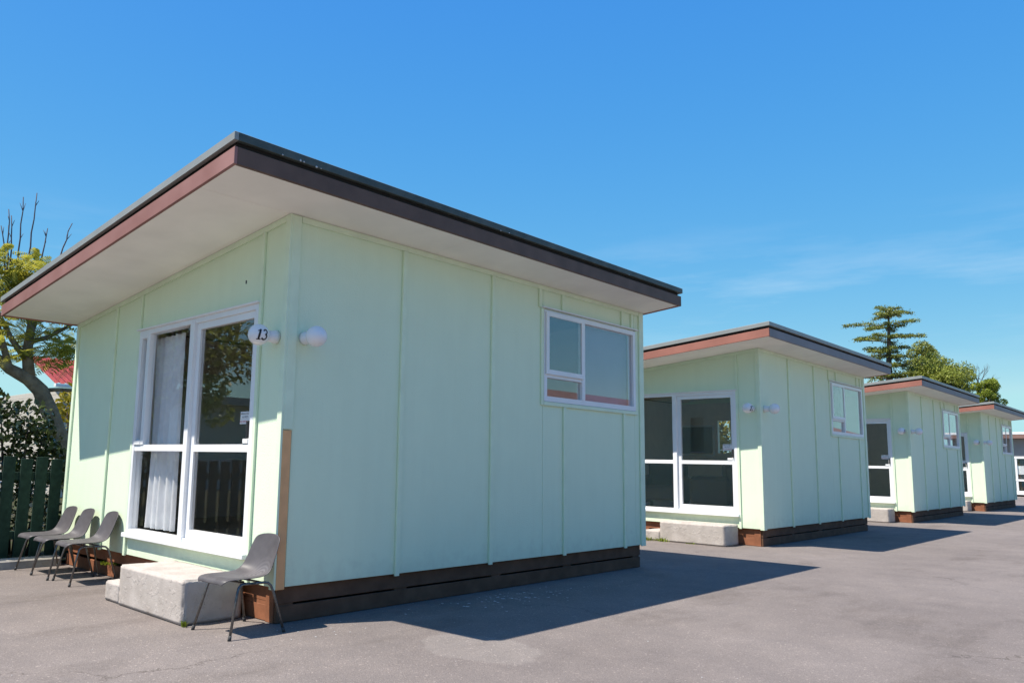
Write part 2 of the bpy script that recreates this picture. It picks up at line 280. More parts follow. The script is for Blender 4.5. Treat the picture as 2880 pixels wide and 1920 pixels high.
LEAF_LIGHT = leafmat('light_green_leaf', (0.11, 0.16, 0.018), (0.38, 0.44, 0.06), scale=0.35)
LEAF_CEDAR = leafmat('cedar_needles', (0.06, 0.08, 0.02), (0.31, 0.34, 0.065), trans=0.3, scale=0.35)
GRASS = leafmat('weed_leaf', (0.10, 0.15, 0.012), (0.26, 0.30, 0.03), trans=0.3)
PETAL = simple('white_petal', (0.75, 0.75, 0.70), rough=0.6)

def chair_plastic(name, rings):
    m, n, l, b = nodemat(name)
    tc = n.new('ShaderNodeTexCoord')
    no = n.new('ShaderNodeTexNoise'); no.inputs['Scale'].default_value = 9; no.inputs['Detail'].default_value = 7; l.new(tc.outputs['Object'], no.inputs['Vector'])
    rp = n.new('ShaderNodeValToRGB'); rp.color_ramp.elements[0].position = 0.3; rp.color_ramp.elements[1].position = 0.75
    rp.color_ramp.elements[0].color = (0.066, 0.060, 0.064, 1); rp.color_ramp.elements[1].color = (0.105, 0.096, 0.100, 1)
    l.new(no.outputs['Fac'], rp.inputs[0]); last = rp.outputs[0]
    if rings:   # scuffed circular marks left on the shell
        mp = n.new('ShaderNodeMapping'); mp.inputs['Location'].default_value = (-0.05, -0.12, -0.39); l.new(tc.outputs['Object'], mp.inputs[0])
        wv = n.new('ShaderNodeTexWave'); wv.wave_type = 'RINGS'; wv.rings_direction = 'SPHERICAL'; wv.inputs['Scale'].default_value = 11; wv.inputs['Distortion'].default_value = 1.2; wv.inputs['Detail'].default_value = 2
        l.new(mp.outputs[0], wv.inputs['Vector'])
        ln = n.new('ShaderNodeVectorMath'); ln.operation = 'LENGTH'; l.new(mp.outputs[0], ln.inputs[0])
        fd = n.new('ShaderNodeMapRange'); fd.inputs[1].default_value = 0.05; fd.inputs[2].default_value = 0.15; fd.inputs[3].default_value = 0.6; fd.inputs[4].default_value = 0; l.new(ln.outputs['Value'], fd.inputs[0])
        mu = n.new('ShaderNodeMath'); mu.operation = 'MULTIPLY'; l.new(wv.outputs['Fac'], mu.inputs[0]); l.new(fd.outputs[0], mu.inputs[1])
        mx = n.new('ShaderNodeMix'); mx.data_type = 'RGBA'; l.new(mu.outputs[0], mx.inputs[0]); l.new(last, mx.inputs[6]); mx.inputs[7].default_value = (0.19, 0.18, 0.188, 1)
        last = mx.outputs[2]
    l.new(last, b.inputs['Base Color']); b.inputs['Roughness'].default_value = 0.5; b.inputs['Specular IOR Level'].default_value = 0.4
    bn = n.new('ShaderNodeTexNoise'); bn.inputs['Scale'].default_value = 180; l.new(tc.outputs['Object'], bn.inputs['Vector'])
    bp = n.new('ShaderNodeBump'); bp.inputs['Strength'].default_value = 0.15; bp.inputs['Distance'].default_value = 0.002; l.new(bn.outputs['Fac'], bp.inputs['Height']); l.new(bp.outputs[0], b.inputs['Normal'])
    return m
CHAIRP = chair_plastic('chair_shell_plastic', False); CHAIRP2 = chair_plastic('chair_shell_scuffed', True)

# ------------------------------------------------------------------ object helpers
def link(name, me, mat=None, parent=None):
    o = bpy.data.objects.new(name, me); C.objects.link(o)
    if mat is not None and me is not None and not me.materials: me.materials.append(mat)
    if parent is not None: o.parent = parent
    return o
def thing(name, label, cat, loc=(0, 0, 0), rz=0.0, group=None):
    o = bpy.data.objects.new(name, None); C.objects.link(o); o.location = loc; o.rotation_euler = (0, 0, rz); o.empty_display_size = 0.2
    o['label'] = label; o['category'] = cat
    if group: o['group'] = group
    return o
def tag(o, label=None, cat=None, group=None, kind=None):
    if label: o['label'] = label
    if cat: o['category'] = cat
    if group: o['group'] = group
    if kind: o['kind'] = kind
    return o
def copy_tree(o, parent=None, skip=()):
    c = o.copy(); C.objects.link(c); c.parent = parent
    for ch in list(o.children):
        if ch.get('only_first'): continue
        copy_tree(ch, c)
    return c
def mesh_bm(bm, name, smooth=False):
    me = bpy.data.meshes.new(name); bmesh.ops.recalc_face_normals(bm, faces=bm.faces); bm.to_mesh(me); bm.free()
    if smooth:
        for p in me.polygons: p.use_smooth = True
    return me
def bevel_bm(bm, w, seg=1):
    if w > 0: bmesh.ops.bevel(bm, geom=list(bm.edges), offset=w, segments=seg, affect='EDGES', profile=0.6)
def box(name, x0, x1, y0, y1, z0, z1, mat, parent=None, bev=0.003):
    bm = bmesh.new()
    vs = [bm.verts.new(p) for p in ((x0, y0, z0), (x1, y0, z0), (x1, y1, z0), (x0, y1, z0), (x0, y0, z1), (x1, y0, z1), (x1, y1, z1), (x0, y1, z1))]
    for f in ((0, 3, 2, 1), (4, 5, 6, 7), (0, 1, 5, 4), (1, 2, 6, 5), (2, 3, 7, 6), (3, 0, 4, 7)): bm.faces.new([vs[i] for i in f])
    bevel_bm(bm, bev)
    return link(name, mesh_bm(bm, name), mat, parent)
def hexa(name, P, mat, parent=None, bev=0.003):
    """8 corners: bottom four then top four"""
    bm = bmesh.new(); vs = [bm.verts.new(p) for p in P]
    for f in ((0, 3, 2, 1), (4, 5, 6, 7), (0, 1, 5, 4), (1, 2, 6, 5), (2, 3, 7, 6), (3, 0, 4, 7)): bm.faces.new([vs[i] for i in f])
    bevel_bm(bm, bev)
    return link(name, mesh_bm(bm, name), mat, parent)
def tube_bm(bm, pts, radii, seg=8, cap=True):
    pts = [Vector(p) for p in pts]; rings = []
    n = len(pts); prev = None
    for i, p in enumerate(pts):
        t = (pts[min(i + 1, n - 1)] - pts[max(i - 1, 0)]).normalized()
        if prev is None:
            a = Vector((0, 0, 1)) if abs(t.z) < 0.9 else Vector((1, 0, 0)); u = t.cross(a).normalized()
        else:
            u = prev - t * prev.dot(t); u = u.normalized() if u.length > 1e-6 else t.orthogonal().normalized()
        prev = u; v = t.cross(u); r = radii[i] if hasattr(radii, '__len__') else radii
        rings.append([bm.verts.new(p + (u * math.cos(2 * math.pi * k / seg) + v * math.sin(2 * math.pi * k / seg)) * r) for k in range(seg)])
    for a, b in zip(rings, rings[1:]):
        for k in range(seg): bm.faces.new((a[k], a[(k + 1) % seg], b[(k + 1) % seg], b[k]))
    if cap:
        bm.faces.new(rings[0][::-1]); bm.faces.new(rings[-1])
def tube(name, pts, radii, mat, parent=None, seg=8):
    bm = bmesh.new(); tube_bm(bm, pts, radii, seg); return link(name, mesh_bm(bm, name, True), mat, parent)
def lathe(name, prof, mat, parent=None, seg=24, axis='Z'):
    """prof: list of (r, h) along axis"""
    bm = bmesh.new(); rings = []
    for r, h in prof:
        ring = []
        for k in range(seg):
            a = 2 * math.pi * k / seg; c, s = math.cos(a) * r, math.sin(a) * r
            ring.append(bm.verts.new({'Z': (c, s, h), 'Y': (c, h, s), 'X': (h, c, s)}[axis]))
        rings.append(ring)
    for a, b in zip(rings, rings[1:]):
        for k in range(seg): bm.faces.new((a[k], a[(k + 1) % seg], b[(k + 1) % seg], b[k]))
    bm.faces.new(rings[0][::-1]); bm.faces.new(rings[-1])
    bmesh.ops.remove_doubles(bm, verts=bm.verts, dist=1e-5)
    return link(name, mesh_bm(bm, name, True), mat, parent)
def text_mesh(name, s, size, mat, parent, mtx):
    cu = bpy.data.curves.new(name, 'FONT'); cu.body = s; cu.size = size; cu.align_x = 'CENTER'; cu.align_y = 'CENTER'; cu.resolution_u = 3
    tmp = bpy.data.objects.new('tmp_text', cu); C.objects.link(tmp)
    dg = bpy.context.evaluated_depsgraph_get(); me = bpy.data.meshes.new_from_object(tmp.evaluated_get(dg)); me.name = name
    bpy.data.objects.remove(tmp); bpy.data.curves.remove(cu)
    me.transform(mtx); me.materials.clear()
    return link(name, me, mat, parent)

# ------------------------------------------------------------------ the ground
def sheet(name, x0, x1, y0, y1, z, mat, nx=1, ny=1):
    bm = bmesh.new()
    g = [[bm.verts.new((x0 + (x1 - x0) * i / nx, y0 + (y1 - y0) * j / ny, z)) for i in range(nx + 1)] for j in range(ny + 1)]
    for j in range(ny):
        for i in range(nx): bm.faces.new((g[j][i], g[j][i + 1], g[j + 1][i + 1], g[j + 1][i]))
    return tag(link(name, mesh_bm(bm, name), mat), kind='structure')
sheet('ground', -900, 900, -900, 900, 0.0, ASPHALT)
sheet('garden_bed', -60, -4.36, -40, 70, 0.03, SOIL)
# kerb along the garden, ending at the nearest cabin
kb = bmesh.new()
prof = [(-4.335, 0.0), (-4.335, 0.098), (-4.325, 0.106), (-4.225, 0.094), (-4.205, 0.078), (-4.197, 0.0)]
ys = [-12.0 + 0.5 * i for i in range(24)] + [-0.035]
rows = [[kb.verts.new((x + 0.004 * mnoise.noise(Vector((y * 1.3, z * 9, 1))), y, z + (0.004 * mnoise.noise(Vector((y * 2.1, x * 5, 7))) if z > 0 else 0))) for x, z in prof] for y in ys]
for a, b in zip(rows, rows[1:]):
    for k in range(len(prof) - 1): kb.faces.new((a[k], a[k + 1], b[k + 1], b[k]))
kb.faces.new(rows[0]); kb.faces.new(rows[-1][::-1])
tag(link('kerb', mesh_bm(kb, 'kerb'), KERBCON), kind='structure')

# ------------------------------------------------------------------ the cabins
W, L, HT, HB, SL = 4.34, 5.25, 3.14, 0.27, 0.0917
OS, OF, OB, OW = 0.52, 0.815, 0.07, 0.075
T = 0.09    # wall thickness
def zs(x): return HT + SL * x
def slab(name, x0, x1, y0, y1, zb, zt, mat, parent, bev=0.002):
    a, b = zs(x0), zs(x1)
    return hexa(name, [(x0, y0, a + zb), (x1, y0, b + zb), (x1, y1, b + zb), (x0, y1, a + zb), (x0, y0, a + zt), (x1, y0, b + zt), (x1, y1, b + zt), (x0, y1, a + zt)], mat, parent, bev)
def wall_to_roof(name, x0, x1, y0, y1, z0, mat, parent, bev=0.002, drop=0.001):
    a, b = zs(x0) - drop, zs(x1) - drop
    return hexa(name, [(x0, y0, z0), (x1, y0, z0), (x1, y1, z0), (x0, y1, z0), (x0, y0, a), (x1, y0, b), (x1, y1, b), (x0, y1, a)], mat, parent, bev)

DX0, DX1, DZ0, DZ1 = -2.605, -0.385, 0.47, 2.47       # glazed front: opening
SY0, SY1, SZ0, SZ1 = 3.225, 5.065, 1.885, 2.875       # side window opening

def glazed_unit(cab):
    """sliding glass door with side light: frame in the front wall, local y outward = -y"""
    fr = bmesh.new()
    def fb(x0, x1, y0, y1, z0, z1):
        vs = [fr.verts.new(p) for p in ((x0, y0, z0), (x1, y0, z0), (x1, y1, z0), (x0, y1, z0), (x0, y0, z1), (x1, y0, z1), (x1, y1, z1), (x0, y1, z1))]
        for f in ((0, 3, 2, 1), (4, 5, 6, 7), (0, 1, 5, 4), (1, 2, 6, 5), (2, 3, 7, 6), (3, 0, 4, 7)): fr.faces.new([vs[i] for i in f])
    fb(DX0, DX0 + 0.045, -0.022, 0.07, DZ0, DZ1); fb(DX1 - 0.045, DX1, -0.022, 0.07, DZ0, DZ1)
    fb(DX0 + 0.045, DX1 - 0.045, -0.022, 0.07, DZ1 - 0.045, DZ1)
    fb(DX0 + 0.045, DX1 - 0.045, -0.022, 0.07, DZ0, DZ0 + 0.05)
    frame = link('door_frame', mesh_bm(fr, 'door_frame'), WHITE, cab)
    box('sill', DX0 - 0.015, DX1 + 0.015, -0.062, 0.005, DZ0 - 0.028, DZ0 + 0.012, WHITE, frame, 0.004)
    box('head_flashing', DX0 - 0.03, DX1 + 0.02, -0.05, 0.002, DZ1 + 0.001, DZ1 + 0.016, WHITE, frame, 0.003)
    mz0, mz1 = 1.270, 1.332                               # mid rail
    lx0, lx1 = DX0 + 0.045, -1.515                        # side light between frame and mullion
    # central mullion, proud
    box('mullion', -1.515, -1.44, -0.034, 0.075, DZ0 + 0.012, DZ1 - 0.02, WHITE, frame, 0.003)
    # side light: mid rail, narrow fixed sash above left, slim stile
    box('rail', lx0, lx1, -0.018, 0.045, mz0, mz1, WHITE, frame)
    box('stile', -2.425, -2.36, -0.026, 0.040, mz1, DZ1 - 0.045, WHITE, frame)
    box('rail', lx0, -2.425, -0.030, 0.02, mz1, mz1 + 0.045, WHITE, frame)
    box('rail', lx0, -2.425, -0.030, 0.02, DZ1 - 0.085, DZ1 - 0.046, WHITE, frame)
    box('stile', lx0, lx0 + 0.03, -0.030, 0.02, mz1 + 0.045, DZ1 - 0.085, WHITE, frame)
    box('pane', lx0 + 0.03, -2.425, 0.000, 0.005, mz1 + 0.04, DZ1 - 0.08, GLASS_DOOR, frame, 0)
    box('pane', -2.36, lx1, 0.012, 0.017, mz1, DZ1 - 0.045, GLASS_DOOR, frame, 0)
    box('pane', lx0, lx1, 0.012, 0.017, DZ0 + 0.05, mz0, GLASS_DOOR, frame, 0)
    # door leaf
    rx0, rx1 = -1.44, DX1 - 0.045
    leaf = link('door_leaf', bpy.data.meshes.new('door_leaf'), WHITE, cab)
    bm = bmesh.new()
    def lb(x0, x1, z0, z1):
        y0, y1 = 0.0, 0.045
        vs = [bm.verts.new(p) for p in ((x0, y0, z0), (x1, y0, z0), (x1, y1, z0), (x0, y1, z0), (x0, y0, z1), (x1, y0, z1), (x1, y1, z1), (x0, y1, z1))]
        for f in ((0, 3, 2, 1), (4, 5, 6, 7), (0, 1, 5, 4), (1, 2, 6, 5), (2, 3, 7, 6), (3, 0, 4, 7)): bm.faces.new([vs[i] for i in f])
    z0, z1 = DZ0 + 0.051, DZ1 - 0.046
    lb(rx0, rx0 + 0.065, z0, z1); lb(rx1 - 0.05, rx1 - 0.001, z0, z1)
    lb(rx0 + 0.065, rx1 - 0.05, z0, z0 + 0.075); lb(rx0 + 0.065, rx1 - 0.05, z1 - 0.06, z1); lb(rx0 + 0.065, rx1 - 0.05, mz0, mz1)
    bmesh.ops.recalc_face_normals(bm, faces=bm.faces); bm.to_mesh(leaf.data); bm.free()
    box('pane', rx0 + 0.065, rx1 - 0.05, 0.020, 0.026, mz1, z1 - 0.06, GLASS_DOOR, leaf, 0)
    box('pane', rx0 + 0.065, rx1 - 0.05, 0.020, 0.026, z0 + 0.075, mz0, GLASS_DOOR, leaf, 0)
    box('lock_plate', rx1 - 0.125, rx1 - 0.045, -0.006, 0.001, 1.338, 1.376, WHITE, leaf, 0.002)
    box('handle', rx1 - 0.036, rx1 - 0.014, -0.035, -0.006, 1.38, 1.52, BLACKPL, leaf, 0.005)

def side_window(cab):
    fr = bmesh.new()
    def fb(y0, y1, z0, z1, x0=-0.06, x1=0.020):
        vs = [fr.verts.new(p) for p in ((x0, y0, z0), (x1, y0, z0), (x1, y1, z0), (x0, y1, z0), (x0, y0, z1), (x1, y0, z1), (x1, y1, z1), (x0, y1, z1))]
        for f in ((0, 3, 2, 1), (4, 5, 6, 7), (0, 1, 5, 4), (1, 2, 6, 5), (2, 3, 7, 6), (3, 0, 4, 7)): fr.faces.new([vs[i] for i in f])
    fw = 0.05
    fb(SY0, SY0 + fw, SZ0, SZ1); fb(SY1 - fw, SY1, SZ0, SZ1); fb(SY0 + fw, SY1 - fw, SZ0, SZ0 + 0.055); fb(SY0 + fw, SY1 - fw, SZ1 - 0.05, SZ1)
    frame = link('window_frame', mesh_bm(fr, 'window_frame'), WHITE, cab)
    my = 3.95
    box('mullion', -0.055, 0.024, my - 0.03, my + 0.03, SZ0 + 0.055, SZ1 - 0.05, WHITE, frame)
    tz = 2.165
    box('transom', -0.05, 0.018, SY0 + fw, my - 0.03, tz - 0.025, tz + 0.025, WHITE, frame)
    # opening sash, proud, upper left
    sb = bmesh.new()
    a0, a1, b0, b1 = SY0 + 0.02, my - 0.012, tz + 0.012, SZ1 - 0.02
    for (y0, y1, z0, z1) in ((a0, a0 + 0.045, b0, b1), (a1 - 0.045, a1, b0, b1), (a0 + 0.045, a1 - 0.045, b0, b0 + 0.05), (a0 + 0.045, a1 - 0.045, b1 - 0.045, b1)):
        vs = [sb.verts.new(p) for p in ((0.0245, y0, z0), (0.040, y0, z0), (0.040, y1, z0), (0.0245, y1, z0), (0.0245, y0, z1), (0.040, y0, z1), (0.040, y1, z1), (0.0245, y1, z1))]
        for f in ((0, 3, 2, 1), (4, 5, 6, 7), (0, 1, 5, 4), (1, 2, 6, 5), (2, 3, 7, 6), (3, 0, 4, 7)): sb.faces.new([vs[i] for i in f])
    link('sash', mesh_bm(sb, 'sash'), WHITE, frame)
    box('pane', 0.028, 0.032, a0 + 0.04, a1 - 0.04, b0 + 0.045, b1 - 0.04, GLASS, frame, 0)
    box('fly_screen', -0.03, -0.028, SY0 + fw, my - 0.03, tz + 0.025, SZ1 - 0.05, SCREEN, frame, 0)
    box('pane', -0.012, -0.007, SY0 + fw, my - 0.03, SZ0 + 0.055, tz - 0.025, GLASS, frame, 0)
    box('pane', -0.012, -0.007, my + 0.03, SY1 - fw, SZ0 + 0.055, SZ1 - 0.05, GLASS, frame, 0)
    box('head_flashing', -0.002, 0.045, SY0 - 0.05, SY1 + 0.05, SZ1 + 0.016, SZ1 + 0.028, WHITE, frame, 0.002)
    # mint surround
    box('window_trim', 0.001, 0.018, SY0 - 0.045, SY0 - 0.003, SZ0 - 0.045, SZ1 + 0.014, MINT_TRIM, cab)
    box('window_trim', 0.001, 0.018, SY1 + 0.003, SY1 + 0.045, SZ0 - 0.045, SZ1 + 0.014, MINT_TRIM, cab)
    box('window_trim', 0.001, 0.022, SY0 - 0.002, SY1 + 0.002, SZ0 - 0.045, SZ0 - 0.003, MINT_TRIM, cab)

def build_cabin(label):
    cab = thing('cabin', label, 'cabin')
    P = lambda *a, **k: None
    # front wall sheets (y = 0 .. T)
    g = 0.0015
    wall_to_roof('wall_panel', -0.37 + g, -0.001, 0, T, HB, MINT, cab)
    wall_to_roof('wall_panel', DX0 - 0.001, -0.37 - g, 0, T, DZ1 + 0.001, MINT, cab)
    box('wall_panel', DX0 - 0.001, -0.37 - g, 0, T, HB, DZ0 - 0.001, MINT, cab, 0.002)
    wall_to_roof('wall_panel', -3.24 + g, DX0 - 0.003, 0, T, HB, MINT, cab)
    wall_to_roof('wall_panel', -W + 0.001, -3.24 - g, 0, T, HB, MINT, cab)
    # side wall sheets (x = -T .. 0)
    def sp(y0, y1, z0, z1): box('wall_panel', -T, 0, y0 + g, y1 - g, z0, z1, MINT, cab, 0.002)
    zt = HT - SL * T - 0.001
    sp(T, 1.2, HB, zt); sp(1.2, 2.4, HB, zt); sp(2.4, SY0 - 0.0015, HB, zt)
    for a, b in ((SY0, 3.57), (3.57, 4.78), (4.78, 5.0), ): sp(a, min(b, SY1), SZ1 + 0.001, zt)
    sp(5.0, SY1, SZ1 + 0.001, zt)
    for a, b in ((SY0, 3.6), (3.6, 4.81), (4.81, SY1)): sp(a, b, HB, SZ0 - 0.001)
    sp(SY1 + 0.0015, L, HB, zt)
    # left wall and rear wall
    for a, b in ((T, 0.9), (2.3, 3.6), (3.6, 4.8), (4.8, L - T)): box('wall_panel', -W, -W + T, a + g, b - g, HB, zs(-W) - 0.002, MINT, cab, 0.002)
    box('wall_panel', -W, -W + T, 0.9 + g, 2.3 - g, HB, 1.2, MINT, cab, 0.002); box('wall_panel', -W, -W + T, 0.9 + g, 2.3 - g, 2.3, zs(-W) - 0.002, MINT, cab, 0.002)
    box('wall_panel', -W, -W + T, 0.9 + g, 2.3 - g, 1.201, 2.299, MINT, cab, 0.002)['only_first'] = 1
    added_win = box('window_frame', -W - 0.03, -W + 0.05, 0.9 + g, 2.3 - g, 1.2005, 1.25, WHITE, cab); added_win['others'] = 1; box('pane', -W + 0.01, -W + 0.015, 0.902, 2.298, 1.25, 2.298, GLASS, added_win, 0)  # left-wall window added to let sun brighten the rooms of the later cabins
    BX0, BX1, BZ0, BZ1 = -3.17, -2.86, 1.55, 2.30
    wall_to_roof('wall_panel', BX1 + 0.001, -T - 0.002, L - T, L, HB, MINT, cab)
    wall_to_roof('wall_panel', -W + 0.001, BX0 - 0.001, L - T, L, HB, MINT, cab)
    wall_to_roof('wall_panel', BX0, BX1, L - T, L, BZ1, MINT, cab); box('wall_panel', BX0, BX1, L - T, L, HB, BZ0, MINT, cab, 0.002)
    fr = box('window_frame', BX0, BX1, L - 0.02, L + 0.03, BZ0 - 0.03, BZ0, WHITE, cab); box('pane', BX0, BX1, L - 0.06, L - 0.055, BZ0, BZ1, GLASS, fr, 0)
    li = 0.012
    for a, b, z0, z1 in ((T + 0.001, 0.9, HB + 0.19, zs(-W) - 0.002), (2.3, L - T - 0.001, HB + 0.19, zs(-W) - 0.002), (0.9, 2.3, HB + 0.19, 1.2), (0.9, 2.3, 2.3, zs(-W) - 0.002)): box('wall_lining', -W + T, -W + T + li, a, b, z0, z1, LINING, cab, 0)
    box('wall_lining', BX1 + 0.002, -T - 0.002, L - T - li, L - T, HB + 0.19, 2.75, LINING, cab, 0)
    box('wall_lining', -W + T + li, BX0 - 0.002, L - T - li, L - T, HB + 0.19, 2.72, LINING, cab, 0)
    box('wall_lining', BX0, BX1, L - T - li, L - T, HB + 0.19, BZ0 - 0.002, LINING, cab, 0); box('wall_lining', BX0, BX1, L - T - li, L - T, BZ1 + 0.002, 2.72, LINING, cab, 0)
    box('wall_lining', -T - li, -T, T + 0.001, SY0 - 0.003, HB + 0.19, 3.10, LINING, cab, 0); box('wall_lining', -T - li, -T, SY0, SY1, HB + 0.19, SZ0 - 0.003, LINING, cab, 0)
    # battens, front
    box('nail_hole', -0.642, -0.630, -0.006, 0.001, 2.672, 2.700, BLACKPL, cab, 0.001)['only_first'] = 1
    bw = 0.023
    wall_to_roof('batten', -0.37 - bw + 0.008, -0.37 + bw, -0.022, -0.001, HB - 0.012, MINT_TRIM, cab, drop=0.05)
    wall_to_roof('batten', -2.63 - bw, -2.63 + bw * 0.9, -0.022, -0.001, DZ1 + 0.02, MINT_TRIM, cab, drop=0.05)
    box('batten', -2.63 - bw, -2.63 + bw * 0.9, -0.022, -0.001, HB - 0.012, DZ1 + 0.0, MINT_TRIM, cab)
    wall_to_roof('batten', -3.24 - bw, -3.24 + bw, -0.022, -0.001, HB - 0.012, MINT_TRIM, cab, drop=0.05)
    # eave strips
    hx0, hx1 = -W, -0.047
    hexa('eave_strip', [(hx0, -0.018, zs(hx0) - 0.05), (hx1, -0.018, zs(hx1) - 0.05), (hx1, -0.001, zs(hx1) - 0.05), (hx0, -0.001, zs(hx0) - 0.05), (hx0, -0.018, zs(hx0) - 0.002), (hx1, -0.018, zs(hx1) - 0.002), (hx1, -0.001, zs(hx1) - 0.002), (hx0, -0.001, zs(hx0) - 0.002)], MINT_TRIM, cab)
    box('eave_strip', 0.001, 0.018, 0.09, L - 0.09, HT - 0.05, HT - 0.002, MINT_TRIM, cab)
    # battens, side
    for y in (1.2, 2.4): box('batten', 0.001, 0.024, y - bw, y + bw, HB - 0.016, HT - 0.051, MINT_TRIM, cab)
    for y in (3.16, 3.57, 4.78, 5.0): box('batten', 0.001, 0.022, y - 0.021, y + 0.021, SZ1 + 0.03 if y > 3.2 else SZ1 + 0.016, HT - 0.051, MINT_TRIM, cab)
    for y in (3.6, 4.81): box('batten', 0.001, 0.022, y - bw, y + bw, HB - 0.014, SZ0 - 0.047, MINT_TRIM, cab)
    # corner boards
    wall_to_roof('corner_board', -0.045, 0.019, -0.020, -0.0005, HB - 0.014, MINT_TRIM, cab, drop=0.003)
    cb = box('corner_board', 0.001, 0.020, -0.0003, 0.086, HB - 0.014, HT - 0.003, MINT_TRIM, cab); cb['whole'] = 1
    box('corner_board', 0.001, 0.020, L - 0.085, L + 0.012, HB - 0.014, HT - 0.003, MINT_TRIM, cab)
    wall_to_roof('corner_board', -W - 0.018, -W + 0.045, -0.020, -0.0005, HB - 0.014, MINT_TRIM, cab, drop=0.006)
    # roof: soffit sheets, fascia, flashing, sheet
    for a, b in ((-W - OW + 0.026, -W + 0.35), (-W + 0.35, -1.8), (-1.8, 0.0005)):
        slab('soffit_panel', a + 0.0015, b - 0.0015, -OF + 0.026, -0.0005, 0.0, 0.012, SOFFIT, cab)
    for a, b in ((-OF + 0.026, 1.55), (1.55, 3.95), (3.95, L + OB - 0.026)):
        slab('soffit_panel', 0.002, OS - 0.026, a + 0.0015, b - 0.0015, 0.0, 0.012, SOFFIT, cab)
    slab('ceiling', -W + T, -0.002, 0.0, L, 0.013, 0.026, LINING, cab)
    f1 = slab('fascia', -W - OW, OS, -OF, -OF + 0.025, -0.010, 0.112, FASCIA, cab); f1['face'] = 'front'
    f2 = slab('fascia', OS - 0.025, OS, -OF + 0.0255, L + OB, -0.010, 0.112, FASCIA, cab); f2['face'] = 'side'
    slab('fascia', -W - OW, OS - 0.026, L + OB - 0.025, L + OB, -0.010, 0.112, FASCIA, cab)
    slab('fascia', -W - OW, -W - OW + 0.025, -OF + 0.026, L + OB - 0.026, -0.010, 0.112, FASCIA, cab)
    slab('roof_deck', -W - OW + 0.03, OS - 0.03, -OF + 0.03, L + OB - 0.03, 0.03, 0.20, DARKGAP, cab)
    e = 0.014
    f3 = slab('roof_flashing', -W - OW - e, OS + e, -OF - e, -OF + 0.02, 0.150, 0.208, FLASH, cab); f3['face'] = 'front'
    f4 = slab('roof_flashing', OS - 0.02, OS + e, -OF + 0.0205, L + OB + e, 0.150, 0.208, FLASH, cab); f4['face'] = 'side'
    slab('roof_flashing', -W - OW - e, OS - 0.021, L + OB - 0.02, L + OB + e, 0.150, 0.208, FLASH, cab)
    slab('roof_flashing', -W - OW - e, -W - OW + 0.02, -OF + 0.021, L + OB - 0.021, 0.150, 0.208, FLASH, cab)
    slab('roof_sheet', -W - OW - 0.004, OS + 0.004, -OF - 0.004, L + OB + 0.004, 0.2085, 0.215, ROOF, cab)
    # subfloor
    box('floor', -W + T + 0.002, -T - 0.002, T + 0.002, L - T - 0.002, HB, HB + 0.19, CARPET, cab, 0)
    ins = 0.055
    def skirt_x(y0, y1):
        box('base_board', -W + 0.02, -ins - 0.03, y0, y1, 0.150, HB - 0.001, BASE, cab); box('base_board', -W + 0.02, -ins - 0.03, y0, y1, 0.004, 0.122, BASE, cab)
    skirt_x(0.05, 0.075)
    for x in (-4.2, -3.15, -2.1, -1.05): box('spacer_block', x - 0.05, x + 0.05, 0.052, 0.10, 0.1225, 0.1495, BASE, cab, 0)
    box('spacer_block', -0.62, -0.172, 0.0515, 0.10, 0.1225, 0.1495, BASE, cab, 0)
    box('pile', -0.17, -ins - 0.012, 0.040, 0.16, 0.002, HB - 0.002, BASE, cab)
    box('base_board', -ins - 0.008, -ins + 0.018, 0.05, L - 0.04, 0.142, HB - 0.001, BASE_SHADED, cab)
    box('base_board', -ins - 0.008, -ins + 0.018, 0.05, L - 0.04, 0.004, 0.126, BASE_SHADED, cab)
    for y in (0.13, 1.30, 2.55, 3.72, 5.12): box('spacer_block', -ins - 0.03, -ins + 0.012, y - 0.07, y + 0.07, 0.1265, 0.1415, BASE_SHADED, cab, 0)
    box('base_board', -W + 0.02, -W + 0.045, 0.08, L - 0.08, 0.004, HB - 0.001, BASE, cab)
    box('base_board', -W + 0.05, -ins - 0.04, L - 0.08, L - 0.055, 0.004, HB - 0.001, BASE, cab)
    glazed_unit(cab); side_window(cab)
    return cab

cabin1 = build_cabin('nearest pale green cabin, with a bare brown corner board')
CABS = [cabin1]
for lab, y, x, z in (('second pale green cabin from the front, showing dark armchairs behind its glass', 8.918, -0.053, 0.0),
                     ('third pale green cabin in the row, its door half hidden by the second', 17.652, -0.106, 0.0),
                     ('farthest and smallest pale green cabin, at the right end of the row', 26.172, -0.157, 0.0)):
    c = copy_tree(cabin1); c['label'] = lab; c.location = (x, y, z); CABS.append(c)
for c in CABS: c['group'] = 'row of pale green cabins'
# what sets the nearest cabin apart: faded front fascia, side fascia and flashing darkened for shade, replaced corner board
for ch in list(cabin1.children):
    if ch.get('face'):
        nm = ch.name.split('.')[0]
        me = ch.data.copy(); ch.data = me; me.materials.clear()
        if nm == 'fascia': me.materials.append(FASCIA_FADED if ch['face'] == 'front' else FASCIA_SHADED)
        else: me.materials.append(FLASH if ch['face'] == 'front' else FLASH_SHADED)
    if ch.get('others'):
        for k in list(ch.children): bpy.data.objects.remove(k)
        bpy.data.objects.remove(ch); continue
    if ch.get('whole'): bpy.data.objects.remove(ch)
grey_me = None
for c in CABS[1:]:
    for ch in c.children:
        if ch.get('face') == 'side' and ch.name.startswith('fascia'):
            if grey_me is None: grey_me = ch.data.copy(); grey_me.materials.clear(); grey_me.materials.append(FASCIA_GREY)
            ch.data = grey_me
box('corner_board', 0.001, 0.020, -0.0003, 0.086, 1.445, HT - 0.003, MINT_TRIM, cabin1)
o = box('corner_board', 0.001, 0.021, -0.0003, 0.076, HB - 0.014, 1.440, PRIMED, cabin1); o['label'] = 'bare brown replacement corner board'
